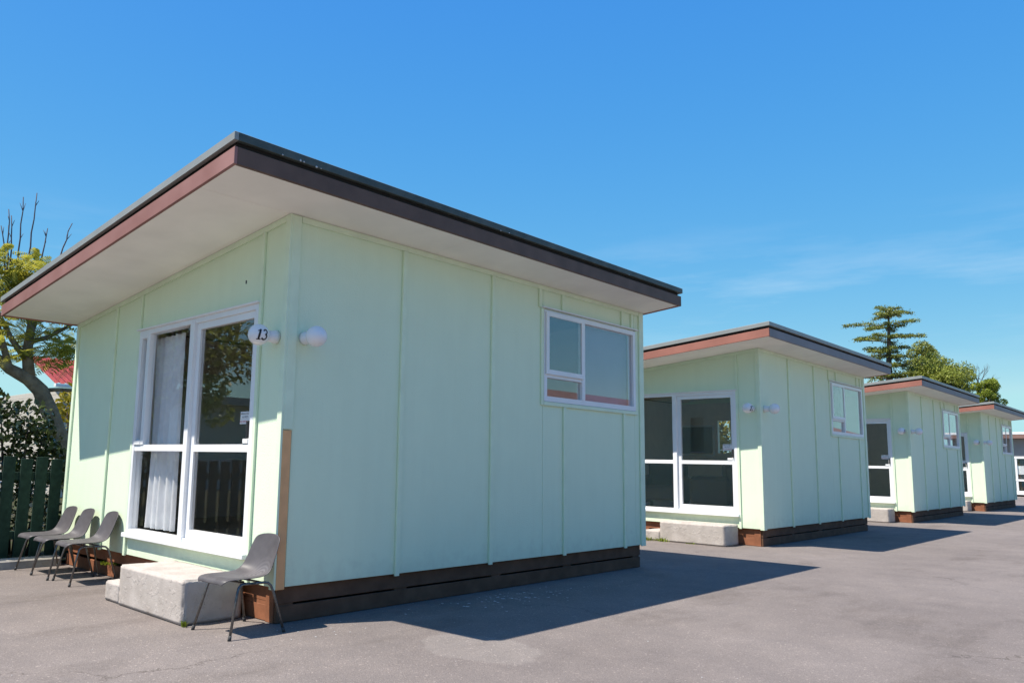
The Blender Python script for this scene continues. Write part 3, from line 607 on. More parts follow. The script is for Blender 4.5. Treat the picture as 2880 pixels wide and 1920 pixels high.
for c in CABS:
    for ch in c.children:
        for k in ('face', 'whole', 'others', 'only_first'):
            if k in ch: del ch[k]

for yy, r in ((-0.45, 0.007), (-0.30, 0.010), (-0.27, 0.007), (-0.16, 0.009), (-0.12, 0.005), (1.9, 0.008), (2.02, 0.006), (4.1, 0.006)):
    o = lathe('lichen_spot', [(0.0001, 0.0), (r, 0.001), (r * 0.6, 0.004), (0.0001, 0.005)], FLAKE, cabin1, 8, 'X'); o.location = (OS + 0.0135, yy, zs(OS) + 0.152 + random.uniform(0, 0.012)); o.scale = (1, random.uniform(.8, 1.6), 1)
# ------------------------------------------------------------------ curtains and blinds inside
def curtain(name, label, x0, x1, z0, z1, y, mat, amp=0.03, waves=5, loc=(0, 0, 0), tie=0.0):
    bm = bmesh.new(); nx, nz = 70, 14; g = []
    for j in range(nz + 1):
        row = []; v = j / nz
        for i in range(nx + 1):
            u = i / nx; xx = x0 + (x1 - x0) * u
            ph = 2 * math.pi * waves * u + 0.7 * math.sin(3 * u)
            row.append(bm.verts.new((xx + 0.012 * math.sin(ph * 0.5 + 2 * v), y + amp * (0.55 + 0.45 * v) * math.sin(ph) + 0.01 * math.sin(5 * u + 3 * v), z1 + (z0 - z1) * v)))
        g.append(row)
    for j in range(nz):
        for i in range(nx): bm.faces.new((g[j][i], g[j][i + 1], g[j + 1][i + 1], g[j + 1][i]))
    o = link(name, mesh_bm(bm, name, True), mat); o.location = loc
    return tag(o, label, 'curtain')
curtain('curtain', 'white curtain hanging behind the front glass of the nearest cabin', -2.56, -1.93, 0.53, 2.41, 0.14, CURTAIN, amp=0.030, waves=5)
def blind(c, lab):
    o = box('roller_blind', -0.085, -0.082, 3.99, 5.03, 1.93, 2.90, BLIND, None, 0); o.location = c.location; return tag(o, lab, 'blind')
c3 = CABS[2].location
cu = curtain('curtain', 'short white curtain behind the side window of the third cabin', 0.0, 0.9, 1.93, 2.35, 0.0, CURTAIN, waves=6, amp=0.02); cu.rotation_euler = (0, 0, math.radians(90)); cu.location = c3 + Vector((-0.13, 4.0, 0))
blind(CABS[0], 'pale roller blind behind the side window of the nearest cabin')

# ------------------------------------------------------------------ globe wall lamps with numbers
def arc(cx, cy, rx, ry, a0, a1, n=14): return [(cx + rx * math.cos(math.radians(a0 + (a1 - a0) * i / n)), cy + ry * math.sin(math.radians(a0 + (a1 - a0) * i / n))) for i in range(n + 1)]
DIGITS = {   # strokes in a 0.6 x 1 cell: (points, width)
    '1': [([(0.36, 0.98), (0.34, 0.5), (0.32, 0.05)], 0.19), ([(0.14, 0.80), (0.24, 0.85), (0.36, 0.96)], 0.09), ([(0.10, 0.04), (0.54, 0.04)], 0.09)],
    '3': [(arc(0.29, 0.74, 0.20, 0.21, 160, -85), 0.14), (arc(0.28, 0.28, 0.24, 0.25, 85, -160), 0.15)],
    '2': [(arc(0.29, 0.72, 0.21, 0.23, 165, -35) + [(0.28, 0.30), (0.10, 0.06)], 0.14), ([(0.08, 0.05), (0.56, 0.05)], 0.11)],
    '0': [(arc(0.30, 0.5, 0.20, 0.44, 0, 360, 24), 0.15)],
}
def number_mesh(s, size, center, nrm, R):
    """digits wrapped on a globe of radius R about its centre, facing nrm"""
    nrm = Vector(nrm).normalized(); up = (Vector((0, 0, 1)) - nrm * nrm.z).normalized(); rt = up.cross(nrm)
    bm = bmesh.new(); adv = 0.56; tot = adv * len(s)
    for k, ch in enumerate(s):
        for pts, w in DIGITS[ch]:
            P = [Vector((x, y)) for x, y in pts]
            if len(P) <= 3:
                Q = []
                for i in range(len(P) - 1): Q += [P[i].lerp(P[i + 1], j / 7) for j in range(7)]
                P = Q + [P[-1]]
            cols = []
            for f in (-0.5, -0.25, 0.0, 0.25, 0.5):
                lst = []
                for i, q in enumerate(P):
                    t = (P[min(i + 1, len(P) - 1)] - P[max(i - 1, 0)]).normalized(); r = q + Vector((-t.y, t.x)) * w * f
                    x = (r.x + 0.15 * (r.y - 0.5) + k * adv - tot / 2) * size; y = (r.y - 0.5) * size
                    ax, ay = x / R, y / R
                    d = nrm * math.cos(ay) * math.cos(ax) + rt * math.sin(ax) * math.cos(ay) + up * math.sin(ay)
                    lst.append(bm.verts.new(Vector(center) + d * (R + 0.0012)))
                cols.append(lst)
            for A_, B_ in zip(cols, cols[1:]):
                for i in range(len(P) - 1): bm.faces.new((A_[i], A_[i + 1], B_[i + 1], B_[i]))
    return mesh_bm(bm, 'number')
GR = 0.083
def lamp(label, axis, mount, c, num=None):
    """wall lamp whose globe stands 0.17 off the wall"""
    t = thing('wall_lamp', label, 'lamp', Vector(mount) + c.location, 0, 'globe lamps on the cabin corners')
    s = -1 if axis == 'Y' else 1
    prof_b = [(0.0, 0.0005 * s), (0.052, 0.0005 * s), (0.052, 0.03 * s), (0.046, 0.045 * s), (0.042, 0.10 * s), (0.0, 0.10 * s)]
    lathe('lamp_base', prof_b, GLOBE, t, 24, axis)
    gp = []
    for i in range(17):
        a = math.pi * i / 16; gp.append((max(GR * math.sin(a), 0.0001), s * (0.165 - GR * math.cos(a))))
    gl = lathe('globe', gp, GLOBE, t, 32, axis)
    if num:
        cen = (0, s * 0.165, 0) if axis == 'Y' else (s * 0.165, 0, 0)
        link('number', number_mesh(num, 0.085, cen, (0.965, -0.24, -0.10), GR), BLACKPRINT, t)
    return t
for c, nm, who in zip(CABS, ('13', '12', '11', '10'), ('nearest', 'second', 'third', 'farthest')):
    lamp(f'white globe lamp numbered {nm} beside the glass door of the {who} cabin', 'Y', (-0.125, -0.0005, 2.165), c, nm)
    lamp(f'plain white globe lamp on the shaded side wall of the {who} cabin', 'X', (0.0005, 0.165, 2.165), c)

# ------------------------------------------------------------------ notices on the door glass
FACE_FRONT = Matrix.Rotation(math.radians(90), 4, 'X')
def notice(c, label, x0, x1, z0, z1, lines, mat, size):
    t = thing('notice', label, 'notice', Vector(((x0 + x1) / 2, 0.0165, (z0 + z1) / 2)) + c.location, 0, 'notices on the door glass')
    box('sheet', -(x1 - x0) / 2, (x1 - x0) / 2, 0, 0.001, -(z1 - z0) / 2, (z1 - z0) / 2, PAPER, t, 0)
    for k, s in enumerate(lines):
        zc = ((len(lines) - 1) / 2 - k) * size * 1.15
        text_mesh('lettering', s, size, mat, t, Matrix.Translation((0, -0.001, zc)) @ FACE_FRONT)
for c, who in zip(CABS, ('nearest', 'second', 'third', 'farthest')):
    notice(c, f'white ABSOLUTELY NO PETS notice on the door glass of the {who} cabin', -0.640, -0.490, 1.535, 1.598, ('ABSOLUTELY', 'NO PETS'), BLACKPRINT, 0.024)
    notice(c, f'red and white NO SMOKING notice on the door glass of the {who} cabin', -0.645, -0.490, 1.497, 1.5335, ('NO SMOKING',), REDPRINT, 0.024)

# ------------------------------------------------------------------ concrete steps
def rough_block(name, x0, x1, y0, y1, z0, z1, parent, seed=0, chip=0.012):
    bm = bmesh.new()
    bmesh.ops.create_cube(bm, size=1)
    for v in bm.verts: v.co = Vector((x0 + (v.co.x + .5) * (x1 - x0), y0 + (v.co.y + .5) * (y1 - y0), z0 + (v.co.z + .5) * (z1 - z0)))
    bmesh.ops.bevel(bm, geom=list(bm.edges), offset=0.010, segments=2, affect='EDGES')
    for it in range(6):
        le = [e for e in bm.edges if e.calc_length() > 0.035]
        if not le or len(bm.faces) > 9000: break
        bmesh.ops.subdivide_edges(bm, edges=le, cuts=1, use_grid_fill=True)
    bmesh.ops.triangulate(bm, faces=[f for f in bm.faces if len(f.verts) > 4])
    bm.normal_update()
    for v in bm.verts:
        p = v.co * 7 + Vector((seed, 0, 0)); n1 = mnoise.fractal(p, 1.0, 2.0, 4)
        ex = min(abs(v.co.x - x0), abs(v.co.x - x1)); ey = min(abs(v.co.y - y0), abs(v.co.y - y1)); ez = abs(v.co.z - z1)
        edge = sorted((ex, ey, ez))[1] < 0.02
        d = 0.0011 * n1
        if edge: d -= chip * max(0, mnoise.noise(v.co * 23 + Vector((seed, 3, 1))) - 0.05)
        if v.co.z > z0 + 0.02: v.co += v.normal * d
    return link(name, mesh_bm(bm, name, True), CONCRETE, parent)
def step(label, c, x0=-1.52, x1=-0.40, y0=-0.51, h=0.325):
    t = thing('concrete_step', label, 'step', c.location, 0, 'concrete door steps')
    rough_block('upper_step', x0, x1, y0, -0.024, 0.0, h, t, seed=c.location.y)
    rough_block('lower_step', x0 - 0.30, x0 - 0.004, y0 + 0.01, -0.03, 0.0, 0.165, t, seed=c.location.y + 5)
for c, lab in zip(CABS, ('large rough concrete step between the chairs at the nearest cabin', 'concrete step below the glass door of the second cabin', 'concrete step at the door of the third cabin', 'concrete step at the door of the farthest cabin')):
    step(lab, c)

# ------------------------------------------------------------------ chairs
def chair(label, loc, rz, mat):
    t = thing('plastic_chair', label, 'chair', loc, rz, 'grey plastic shell chairs')
    # seat/back profile: (y, z, half width, edge lift up, edge pull forward)
    K = [(-0.245, 0.352, 0.165, 0.000, 0.00), (-0.238, 0.374, 0.190, 0.002, 0.00), (-0.215, 0.386, 0.205, 0.006, 0.00), (-0.12, 0.381, 0.214, 0.012, 0.00), (-0.02, 0.372, 0.216, 0.020, 0.00),
         (0.07, 0.368, 0.214, 0.030, 0.005), (0.125, 0.378, 0.211, 0.034, 0.02), (0.165, 0.405, 0.206, 0.024, 0.035), (0.190, 0.450, 0.200, 0.010, 0.042), (0.210, 0.510, 0.195, 0.002, 0.040), (0.228, 0.575, 0.188, 0.0, 0.034),
         (0.242, 0.628, 0.178, -0.004, 0.028), (0.249, 0.655, 0.160, -0.010, 0.024), (0.252, 0.668, 0.128, -0.012, 0.018)]
    bm = bmesh.new(); nx = 12; rows = []
    for (y, z, w, lift, pull) in K:
        row = []
        for i in range(nx + 1):
            s = -1 + 2 * i / nx; q = abs(s) ** 2.4
            rim = 0.010 * max(0, abs(s) - 0.86) / 0.14
            row.append(bm.verts.new((s * w * 0.91, y - pull * q, z + lift * q - (rim if z < 0.40 else 0) )))
        rows.append(row)
    for a, b in zip(rows, rows[1:]):
        for i in range(nx): bm.faces.new((a[i], a[i + 1], b[i + 1], b[i]))
    sh = link('shell', mesh_bm(bm, 'shell', True), mat, t)
    so = sh.modifiers.new('thick', 'SOLIDIFY'); so.thickness = 0.009; so.offset = -1
    ss = sh.modifiers.new('smooth', 'SUBSURF'); ss.levels = 1; ss.render_levels = 2
    for sx in (-1, 1):
        f = [(sx * 0.238, -0.215, 0.012), (sx * 0.200, -0.150, 0.290), (sx * 0.194, -0.138, 0.330), (sx * 0.188, -0.118, 0.347), (sx * 0.186, -0.085, 0.352), (sx * 0.186, 0.0, 0.350)]
        r = [(sx * 0.250, 0.212, 0.012), (sx * 0.205, 0.140, 0.285), (sx * 0.197, 0.124, 0.325), (sx * 0.190, 0.104, 0.344), (sx * 0.186, 0.075, 0.349), (sx * 0.186, 0.0, 0.350)]
        for P in (f, r):
            lg = tube('leg', P, 0.0095, LEGMETAL, t, 10)
            p0 = Vector(P[0]); d = (Vector(P[1]) - p0).normalized()
            tube('rubber_foot', [p0 - d * 0.012, p0 + d * 0.022], [0.0125, 0.0115], RUBBER, lg, 10)
    tube('seat_rail', [(-0.186, -0.06, 0.350), (0.186, -0.06, 0.350)], 0.008, LEGMETAL, t, 8)
    tube('seat_rail', [(-0.186, 0.06, 0.349), (0.186, 0.06, 0.349)], 0.008, LEGMETAL, t, 8)
    return t
chair('grey plastic chair with scuffed rings on its seat, standing alone before the cabin corner', (-0.02, -0.272, 0), math.radians(2), CHAIRP2)
chair('leftmost grey plastic chair of the three in a line, nearest the green fence', (-3.885, -0.300, 0), math.radians(1), CHAIRP)
chair('middle grey plastic chair of the three in a line by the wall', (-3.43, -0.290, 0), math.radians(0), CHAIRP)
chair('rightmost grey plastic chair of the three in a line, nearest the concrete step', (-2.90, -0.262, 0), math.radians(-2), CHAIRP)

# ------------------------------------------------------------------ armchairs inside the second cabin
def armchair(label, loc, rz):
    t = thing('armchair', label, 'armchair', loc, rz, 'dark armchairs inside the second cabin')
    box('seat', -0.30, 0.30, -0.34, 0.22, 0.14, 0.42, DARKFABRIC, t, 0.05)
    box('backrest', -0.36, 0.36, 0.16, 0.40, 0.20, 0.86, DARKFABRIC, t, 0.07)
    for s in (-1, 1): box('armrest', min(s * 0.27, s * 0.43), max(s * 0.27, s * 0.43), -0.38, 0.30, 0.10, 0.60, DARKFABRIC, t, 0.06)
    for sx in (-0.33, 0.33):
        for sy in (-0.3, 0.28): box('leg', sx - 0.025, sx + 0.025, sy - 0.025, sy + 0.025, 0.0, 0.12, BLACKPL, t)
c2 = CABS[1].location; fz = HB + 0.19
armchair('dark armchair behind the door glass of the second cabin', c2 + Vector((-1.25, 0.95, fz)), math.radians(-70))
armchair('dark armchair behind the left glass of the second cabin', c2 + Vector((-2.2, 0.85, fz)), math.radians(10))
armchair('dark armchair just inside the nearest cabin, behind the lower door glass', Vector((-1.1, 1.0, fz)), math.radians(-40))

sc_ = thing('wall_screen', 'dark framed panel on the rear wall inside the second cabin', 'screen', c2 + Vector((-3.68, L - T - 0.001, 1.85)))
box('frame', -0.43, 0.43, -0.03, 0, -0.36, 0.36, PAPER, sc_, 0.004); box('panel', -0.39, 0.39, -0.034, -0.0301, -0.32, 0.32, BLACKPL, sc_, 0)
# ------------------------------------------------------------------ green picket fence along the garden
fence = thing('picket_fence', 'dark green timber picket fence behind the kerb at the left edge', 'fence', (-4.52, 0, 0.03))
plank_me = []
for k in range(5):
    h = 1.155 + 0.008 * (k - 2); w = 0.122
    bm = bmesh.new(); vs = [bm.verts.new(p) for p in ((-0.011, -w / 2, 0.02), (0.011, -w / 2, 0.02), (0.011, w / 2, 0.02), (-0.011, w / 2, 0.02), (-0.011, -w / 2, h), (0.011, -w / 2, h), (0.011, w / 2, h), (-0.011, w / 2, h))]
    for f in ((0, 3, 2, 1), (4, 5, 6, 7), (0, 1, 5, 4), (1, 2, 6, 5), (2, 3, 7, 6), (3, 0, 4, 7)): bm.faces.new([vs[i] for i in f])
    bevel_bm(bm, 0.003); me = mesh_bm(bm, 'plank'); me.materials.append(FENCE); plank_me.append(me)
y = -0.053 + 0.1655 * 14
while y > -9:
    o = link('plank', plank_me[random.randrange(5)], None, fence); o.location = (0, y + random.uniform(-.004, .004), 0); o.rotation_euler = (random.uniform(-.006, .006), 0, random.uniform(-.02, .02)); y -= 0.1655
for z in (0.25, 0.90): box('rail', -0.055, -0.0125, -9.1, 2.4, z, z + 0.09, FENCE, fence)
for y in (-8.9, -6.9, -4.9, -2.9, -0.9, 1.1): box('post', -0.15, -0.056, y - 0.05, y + 0.05, -0.02, 1.10, FENCE, fence)

# ------------------------------------------------------------------ foliage tools
def leaf_mesh(name, pts, size, mat, aspect=2.0, up=0.3, jitter=1.0, bend=0.25):
    """pts: (n,3) leaf positions -> folded diamond leaves (two triangles each side of the rib)"""
    pts = np.asarray(pts, float); n = len(pts)
    d = rng.normal(size=(n, 3)); d /= np.linalg.norm(d, axis=1)[:, None]
    nr = rng.normal(size=(n, 3)) * jitter; nr[:, 2] += up * 3; nr -= d * (nr * d).sum(1)[:, None]; nr /= np.linalg.norm(nr, axis=1)[:, None] + 1e-9
    s = np.cross(d, nr); sz = (size * rng.uniform(0.6, 1.35, n))[:, None]
    a = pts - d * sz * 0.5; b = pts + d * sz * 0.5; w = sz / aspect * 0.5
    l_ = pts + s * w + nr * w * bend; r_ = pts - s * w + nr * w * bend
    V = np.stack([a, r_, b, l_], 1).reshape(-1, 3)
    i = np.arange(n) * 4; F = np.stack([i, i + 1, i + 2, i + 3], 1)
    me = bpy.data.meshes.new(name); me.vertices.add(len(V)); me.vertices.foreach_set('co', V.ravel())
    me.loops.add(4 * n); me.polygons.add(n); me.loops.foreach_set('vertex_index', F.ravel().astype(np.int32))
    me.polygons.foreach_set('loop_start', (np.arange(n) * 4).astype(np.int32)); me.polygons.foreach_set('loop_total', np.full(n, 4, np.int32))
    me.update(calc_edges=True); me.validate(); me.materials.append(mat)
    return me
def clump_points(centers, radii, per, flat=1.0, shell=0.5):
    out = []
    for c, r in zip(centers, radii):
        m = max(4, int(per * r * r)) if per > 0 else int(-per)
        v = rng.normal(size=(m, 3)); v /= np.linalg.norm(v, axis=1)[:, None]; rr = r * rng.uniform(shell, 1, m) ** 0.6
        q = v * rr[:, None]; q[:, 2] *= flat; out.append(np.asarray(c) + q)
    return np.concatenate(out)
def round_tree(name, label, base, height, crown_r, crown_h, leafmat_, barkmat, nclump=60, per=900, lsize=0.16, trunk_r=0.3, seed=1, group=None, clump=(0.22, 0.4), squash=0.8):
    rs = np.random.default_rng(seed)
    t = thing(name, label, 'tree', base, 0, group)
    cz = height - crown_h / 2; cents, rad = [], []
    for k in range(nclump):
        v = rs.normal(size=3); v /= np.linalg.norm(v); f = rs.uniform(0.45, 1.0)
        cents.append((v[0] * crown_r * f * rs.uniform(0.8, 1.05), v[1] * crown_r * f, cz + v[2] * crown_h / 2 * f * 0.95)); rad.append(crown_r * rs.uniform(*clump))
    link('crown', leaf_mesh('crown', clump_points(cents, rad, per / (crown_r * crown_r) * 4, squash), lsize, leafmat_, up=0.6), None, t)
    bm = bmesh.new(); tube_bm(bm, [(0, 0, -0.1), (0.1, 0.05, height * 0.2), (0.0, 0.0, height * 0.45), (0.1, 0, cz + crown_h * 0.2)], [trunk_r * 1.2, trunk_r, trunk_r * 0.8, trunk_r * 0.3], 9)
    for k in range(min(16, nclump)):
        c = Vector(cents[k]); s = Vector((0, 0, height * rs.uniform(0.25, 0.5))); mid = s.lerp(c, 0.5) + Vector((0, 0, 0.06 * height))
        tube_bm(bm, [s, mid, c], [trunk_r * 0.4, trunk_r * 0.25, trunk_r * 0.08], 6)
    link('trunk', mesh_bm(bm, 'trunk', True), barkmat, t)
    return t

# ------------------------------------------------------------------ trees on the right, beyond the row
cedar = thing('cedar_tree', 'tall cedar with flat layered branches above the third cabin roof', 'tree', (-16.75, 80, 0))
bm = bmesh.new(); tube_bm(bm, [(0, 0, -0.2), (-0.1, 0, 6), (-0.15, 0, 11), (0.0, 0, 14), (0.12, 0, 17.0)], [0.5, 0.4, 0.28, 0.17, 0.05], 9)
pts = []
layers = [(16.95, 1.2, 4), (16.5, 2.9, 7), (15.35, 3.2, 7), (14.1, 3.6, 7), (13.0, 2.4, 6), (12.35, 2.9, 6), (11.5, 2.9, 6), (10.5, 3.3, 7), (9.3, 3.5, 7), (8.0, 3.6, 7), (6.6, 3.4, 7)]
for zz, ln, nb in layers:
    a0 = random.uniform(-0.35, 0.35) + (0 if nb % 2 == 0 else 0.2)
    for k in range(nb):
        a = a0 + 2 * math.pi * (k + random.uniform(-0.15, 0.15)) / nb; le = ln * random.choice((0.45, 0.65, 0.85, 1.0, 1.2)) * random.uniform(0.85, 1.1); d = Vector((math.cos(a), math.sin(a), 0))
        dr = random.uniform(-0.16, 0.16); z1 = zz + random.uniform(-0.24, 0.24); le *= (0.56 + 0.36 * abs(math.cos(a))) * (1.1 if math.cos(a) < 0 else 0.92)
        p1 = Vector((0, 0, z1 - 0.15)); p2 = p1 + d * le * 0.5 + Vector((0, 0, 0.12)); p3 = Vector((0, 0, z1)) + d * le + Vector((0, 0, dr * le - 0.1))
        tube_bm(bm, [p1, p2, p3], [0.055, 0.035, 0.012], 5, False)
        for q in np.linspace(0.30, 1.0, int(4 + le * 3.2)):
            c = p1.lerp(p3, q) + Vector((0, 0, 0.12 * math.sin(math.pi * q) + 0.03)); sp = 0.30 * (1.2 - q) + 0.10
            m = 34; v = rng.normal(size=(m, 3)) * np.array([sp * random.uniform(.7, 1.3), sp, 0.085]); pts.append(np.array(c) + v)
link('trunk', mesh_bm(bm, 'trunk', True), BARK_DARK, cedar)
link('crown', leaf_mesh('crown', np.concatenate(pts), 0.20, LEAF_CEDAR, aspect=2.6, up=0.5), None, cedar)
GT = 'trees beyond the far cabins'
round_tree('broadleaf_tree', 'broad olive green tree just right of the layered cedar', (-13.6, 82, 0), 12.6, 3.2, 6.5, LEAF_GREEN, BARK_DARK, 70, 900, 0.20, 0.35, 3, GT)
round_tree('broadleaf_tree', 'dull grey green tree rising behind the cedar trunk', (-15.3, 88, 0), 14.6, 2.3, 6.0, LEAF_CEDAR, BARK_DARK, 40, 700, 0.22, 0.3, 5, GT)
round_tree('broadleaf_tree', 'sloping lower shoulder of olive foliage behind the third cabin roof', (-11.9, 80, 0), 11.2, 2.1, 5.4, LEAF_GREEN, BARK_DARK, 45, 800, 0.19, 0.3, 9, GT)
round_tree('broadleaf_tree', 'small bright green round tree above the farthest cabin roof', (-9.35, 80, 0), 10.0, 1.5, 4.6, LEAF_LIGHT, BARK_DARK, 40, 800, 0.17, 0.25, 11, GT)
round_tree('broadleaf_tree', 'dark tree low between the second and third cabin roofs', (-18.8, 82, 0), 10.6, 2.4, 6.5, LEAF_CEDAR, BARK_DARK, 45, 700, 0.22, 0.3, 13, GT)
bare = thing('bare_tree', 'leafless branching tree top between the olive and bright green trees', 'tree', (-10.6, 84, 0))
bm = bmesh.new()
def branch(p, d, ln, r, lev):
    q = p + d * ln; m_ = p.lerp(q, 0.5) + Vector((random.uniform(-.08, .08), random.uniform(-.08, .08), random.uniform(-.05, .05))) * ln
    tube_bm(bm, [p, m_, q], [r, r * 0.8, r * 0.55], 5, False)
    if lev > 0:
        for k in range(3):
            nd = (d + Vector((random.uniform(-.8, .8), random.uniform(-.8, .8), random.uniform(-.25, .5)))).normalized(); branch(p.lerp(q, random.uniform(0.5, 1)), nd, ln * random.uniform(0.5, 0.8), r * 0.55, lev - 1)
tube_bm(bm, [(0, 0, -0.1), (0.1, 0, 5), (0.2, 0, 9)], [0.3, 0.22, 0.14], 7)
for k in range(3): branch(Vector((0.15, 0, 7.9 + 0.3 * k)), Vector((random.uniform(-0.5, 1.0), random.uniform(-.4, .4), 0.9)).normalized(), random.uniform(1.4, 2.0), 0.06, 3)
link('trunk', mesh_bm(bm, 'trunk', True), BARK_DARK, bare)

# ------------------------------------------------------------------ left side: garden tree, shrubs, red-roofed house
gt = thing('garden_tree', 'leaning pale-barked tree with ferny leaves and bare twigs behind the fence', 'tree', (-6.5, 0.95, 0.03))
bm = bmesh.new(); B0 = Vector((-6.5, 0.95, 0.03))
def G(y, z, x=-6.5): return Vector((x, y, z)) - B0
tube_bm(bm, [G(0.98, -0.02), G(0.86, 0.7), G(0.63, 1.41), G(0.46, 1.80), G(0.31, 2.10), G(0.14, 2.25), G(-0.10, 2.36), G(-0.35, 2.60, -6.6)], [0.17, 0.14, 0.122, 0.115, 0.105, 0.095, 0.075, 0.05], 12)
limbs = [([G(0.16, 2.24), G(0.10, 2.6), G(0.12, 3.0), G(0.02, 3.4)], 0.085), ([G(0.12, 2.9), G(0.20, 3.2), G(0.30, 3.7, -6.3)], 0.05), ([G(0.33, 2.10), G(0.55, 2.13), G(0.85, 2.14), G(1.2, 2.2)], 0.032),
         ([G(0.14, 2.45), G(-0.10, 2.75), G(-0.35, 3.2)], 0.05), ([G(-0.1, 2.36), G(-0.28, 2.9), G(-0.42, 3.5)], 0.05), ([G(0.12, 2.75), G(0.35, 2.85), G(0.62, 3.05), G(0.8, 3.3)], 0.035)]
for P, r in limbs: tube_bm(bm, P, [r * (1 - 0.55 * i / (len(P) - 1)) for i in range(len(P))], 8)
tw = [((-0.20, 3.2), (-0.30, 4.55)), ((-0.18, 3.2), (-0.245, 4.47)), ((-0.12, 3.2), (-0.125, 4.76)), ((-0.02, 3.3), (0.035, 4.87)), ((0.14, 3.4), (0.215, 4.40)), ((0.30, 3.5), (0.53, 4.55)), ((-0.2, 3.3), (-0.36, 4.3)), ((0.42, 3.6), (0.62, 4.15))]
link('trunk', mesh_bm(bm, 'trunk', True), BARK, gt)
bm = bmesh.new()
for (a, b) in tw:
    P = []; 
    for i in range(9):
        f = i / 8; P.append(G(a[0] + (b[0] - a[0]) * f + random.uniform(-.012, .012), a[1] + (b[1] - a[1]) * f, -6.5 + random.uniform(-.02, .02)))
    tube_bm(bm, P, [0.016 - 0.010 * i / 8 for i in range(9)], 6)
    for k in range(3):
        q = P[random.randrange(5, 8)]; tube_bm(bm, [q, q + Vector((0, random.uniform(-.06, .06), random.uniform(.05, .12)))], [0.006, 0.003], 4)
link('twigs', mesh_bm(bm, 'twigs', True), TWIG, gt)
# ferny fronds: leaflets in two rows along arching ribs
pts = []; V = []; F = []
def frond(p, d, ln):
    side = d.cross(Vector((random.uniform(-.9, .9), random.uniform(-.9, .9), 1))).normalized(); n_ = 11
    for i in range(1, n_):
        f = i / n_; q = p + d * ln * f + Vector((0, 0, -0.28 * ln * f * f)); w = 0.055 * math.sin(math.pi * min(1, f * 0.85 + 0.12)) * (ln / 0.3)
        for s in (-1, 1):
            o = len(V); tip = q + side * s * w + d * 0.012 + Vector((0, 0, -0.25 * w)); h = d * 0.013
            V.extend([q - h * .4, q + h, tip + h * .6, tip - h * .5]); F.append((o, o + 1, o + 2, o + 3))
for k in range(820):
    src = random.random()
    if src < 0.62: c = Vector((random.uniform(-7.2, -5.9), random.uniform(-0.45, 0.9), random.uniform(2.45, 3.75)))
    else: c = Vector((random.uniform(-6.8, -6.2), random.uniform(-0.45, 0.5), random.uniform(3.3, 3.95)))
    a = random.uniform(0, 2 * math.pi); frond(c - B0, Vector((math.cos(a), math.sin(a), random.uniform(-.8, .9))).normalized(), random.uniform(0.20, 0.40))
me = bpy.data.meshes.new('crown'); me.from_pydata([tuple(v) for v in V], [], F); me.update(); link('crown', me, LEAF_FERN, gt)

def bush(name, label, base, blobs, leaf, size, per, group=None, stem=True, aspect=1.8, up=0.3, flowers=0):
    t = thing(name, label, 'shrub', base, 0, group)
    P = clump_points([b[0] for b in blobs], [b[1] for b in blobs], per, 0.9, 0.35); P = P[P[:, 2] > 0.02]
    link('crown', leaf_mesh('crown', P, size, leaf, aspect, up), None, t)
    bm = bmesh.new()
    for c, r in blobs: tube_bm(bm, [(c[0] * .3, c[1] * .3, -0.02), (c[0] * .7, c[1] * .7, c[2] * .6), c], [0.03, 0.02, 0.008], 5)
    link('stem', mesh_bm(bm, 'stem', True), BARK_DARK, t)
    if flowers: link('blossom', leaf_mesh('blossom', P[rng.choice(len(P), flowers, replace=False)] + np.array([0.05, 0, 0]), 0.055, PETAL, 1.1, 0.1), None, t)
    return t
bush('glossy_shrub', 'dark glossy-leaved shrub above the green fence', (-5.35, -0.2, 0.03), [((0, -0.25, 1.55), 0.34), ((0.0, 0.05, 1.6), 0.30), ((-0.1, 0.25, 1.35), 0.28), ((0.1, -0.45, 1.75), 0.28), ((0, -0.6, 1.4), 0.35), ((0, 0.1, 1.2), 0.35), ((0, 0.35, 1.05), 0.3), ((-.1, -0.1, 0.95), 0.35), ((0, -0.9, 1.3), 0.4)], LEAF_DARK, 0.085, 2600)
bush('flowering_shrub', 'low shrub with small white flowers seen through the fence gaps', (-5.1, -0.25, 0.03), [((0, -0.3, 0.4), 0.33), ((0, 0.1, 0.45), 0.33), ((0, 0.4, 0.35), 0.3), ((0, -0.6, 0.4), 0.35), ((0, 0.0, 0.8), 0.3), ((0, -0.4, 0.8), 0.3), ((0, .4, .8), .28)], LEAF_DARK, 0.06, 2600, flowers=160)
bush('yellow_shrub', 'tall yellow-green shrub between the leaning trunk and the cabin wall', (-8.6, 1.75, 0.03), [((0, 0, 2.2), 0.5), ((0.2, -0.25, 1.7), 0.5), ((0, 0.3, 2.7), 0.42), ((-.2, 0.1, 1.2), 0.6), ((0, 0.1, 3.3), 0.36), ((0.1, -0.05, 3.65), 0.33), ((0, -0.35, 2.0), 0.35), ((.1, .35, 3.1), .35), ((0, .3, 2.3), .4)], LEAF_YELLOW, 0.12, 950)

bush('yellow_shrub', 'added yellow-green shrub standing in for the sunlit wall behind the rear window of the second cabin', (-5.4, 17.6, 0.03), [((0, 0, 2.2), 0.9), ((0.2, 0.6, 1.5), 0.9), ((-0.3, -0.5, 1.7), 0.8), ((0, 0.3, 2.9), 0.7), ((-.2, -.4, 2.7), .7)], LEAF_YELLOW, 0.14, 1700)  # added to fill the rear window with the tone of a sunlit wall
house = thing('house', 'cream house with a red corrugated roof glimpsed behind the garden tree', 'house', (-20, 4.0, 0))
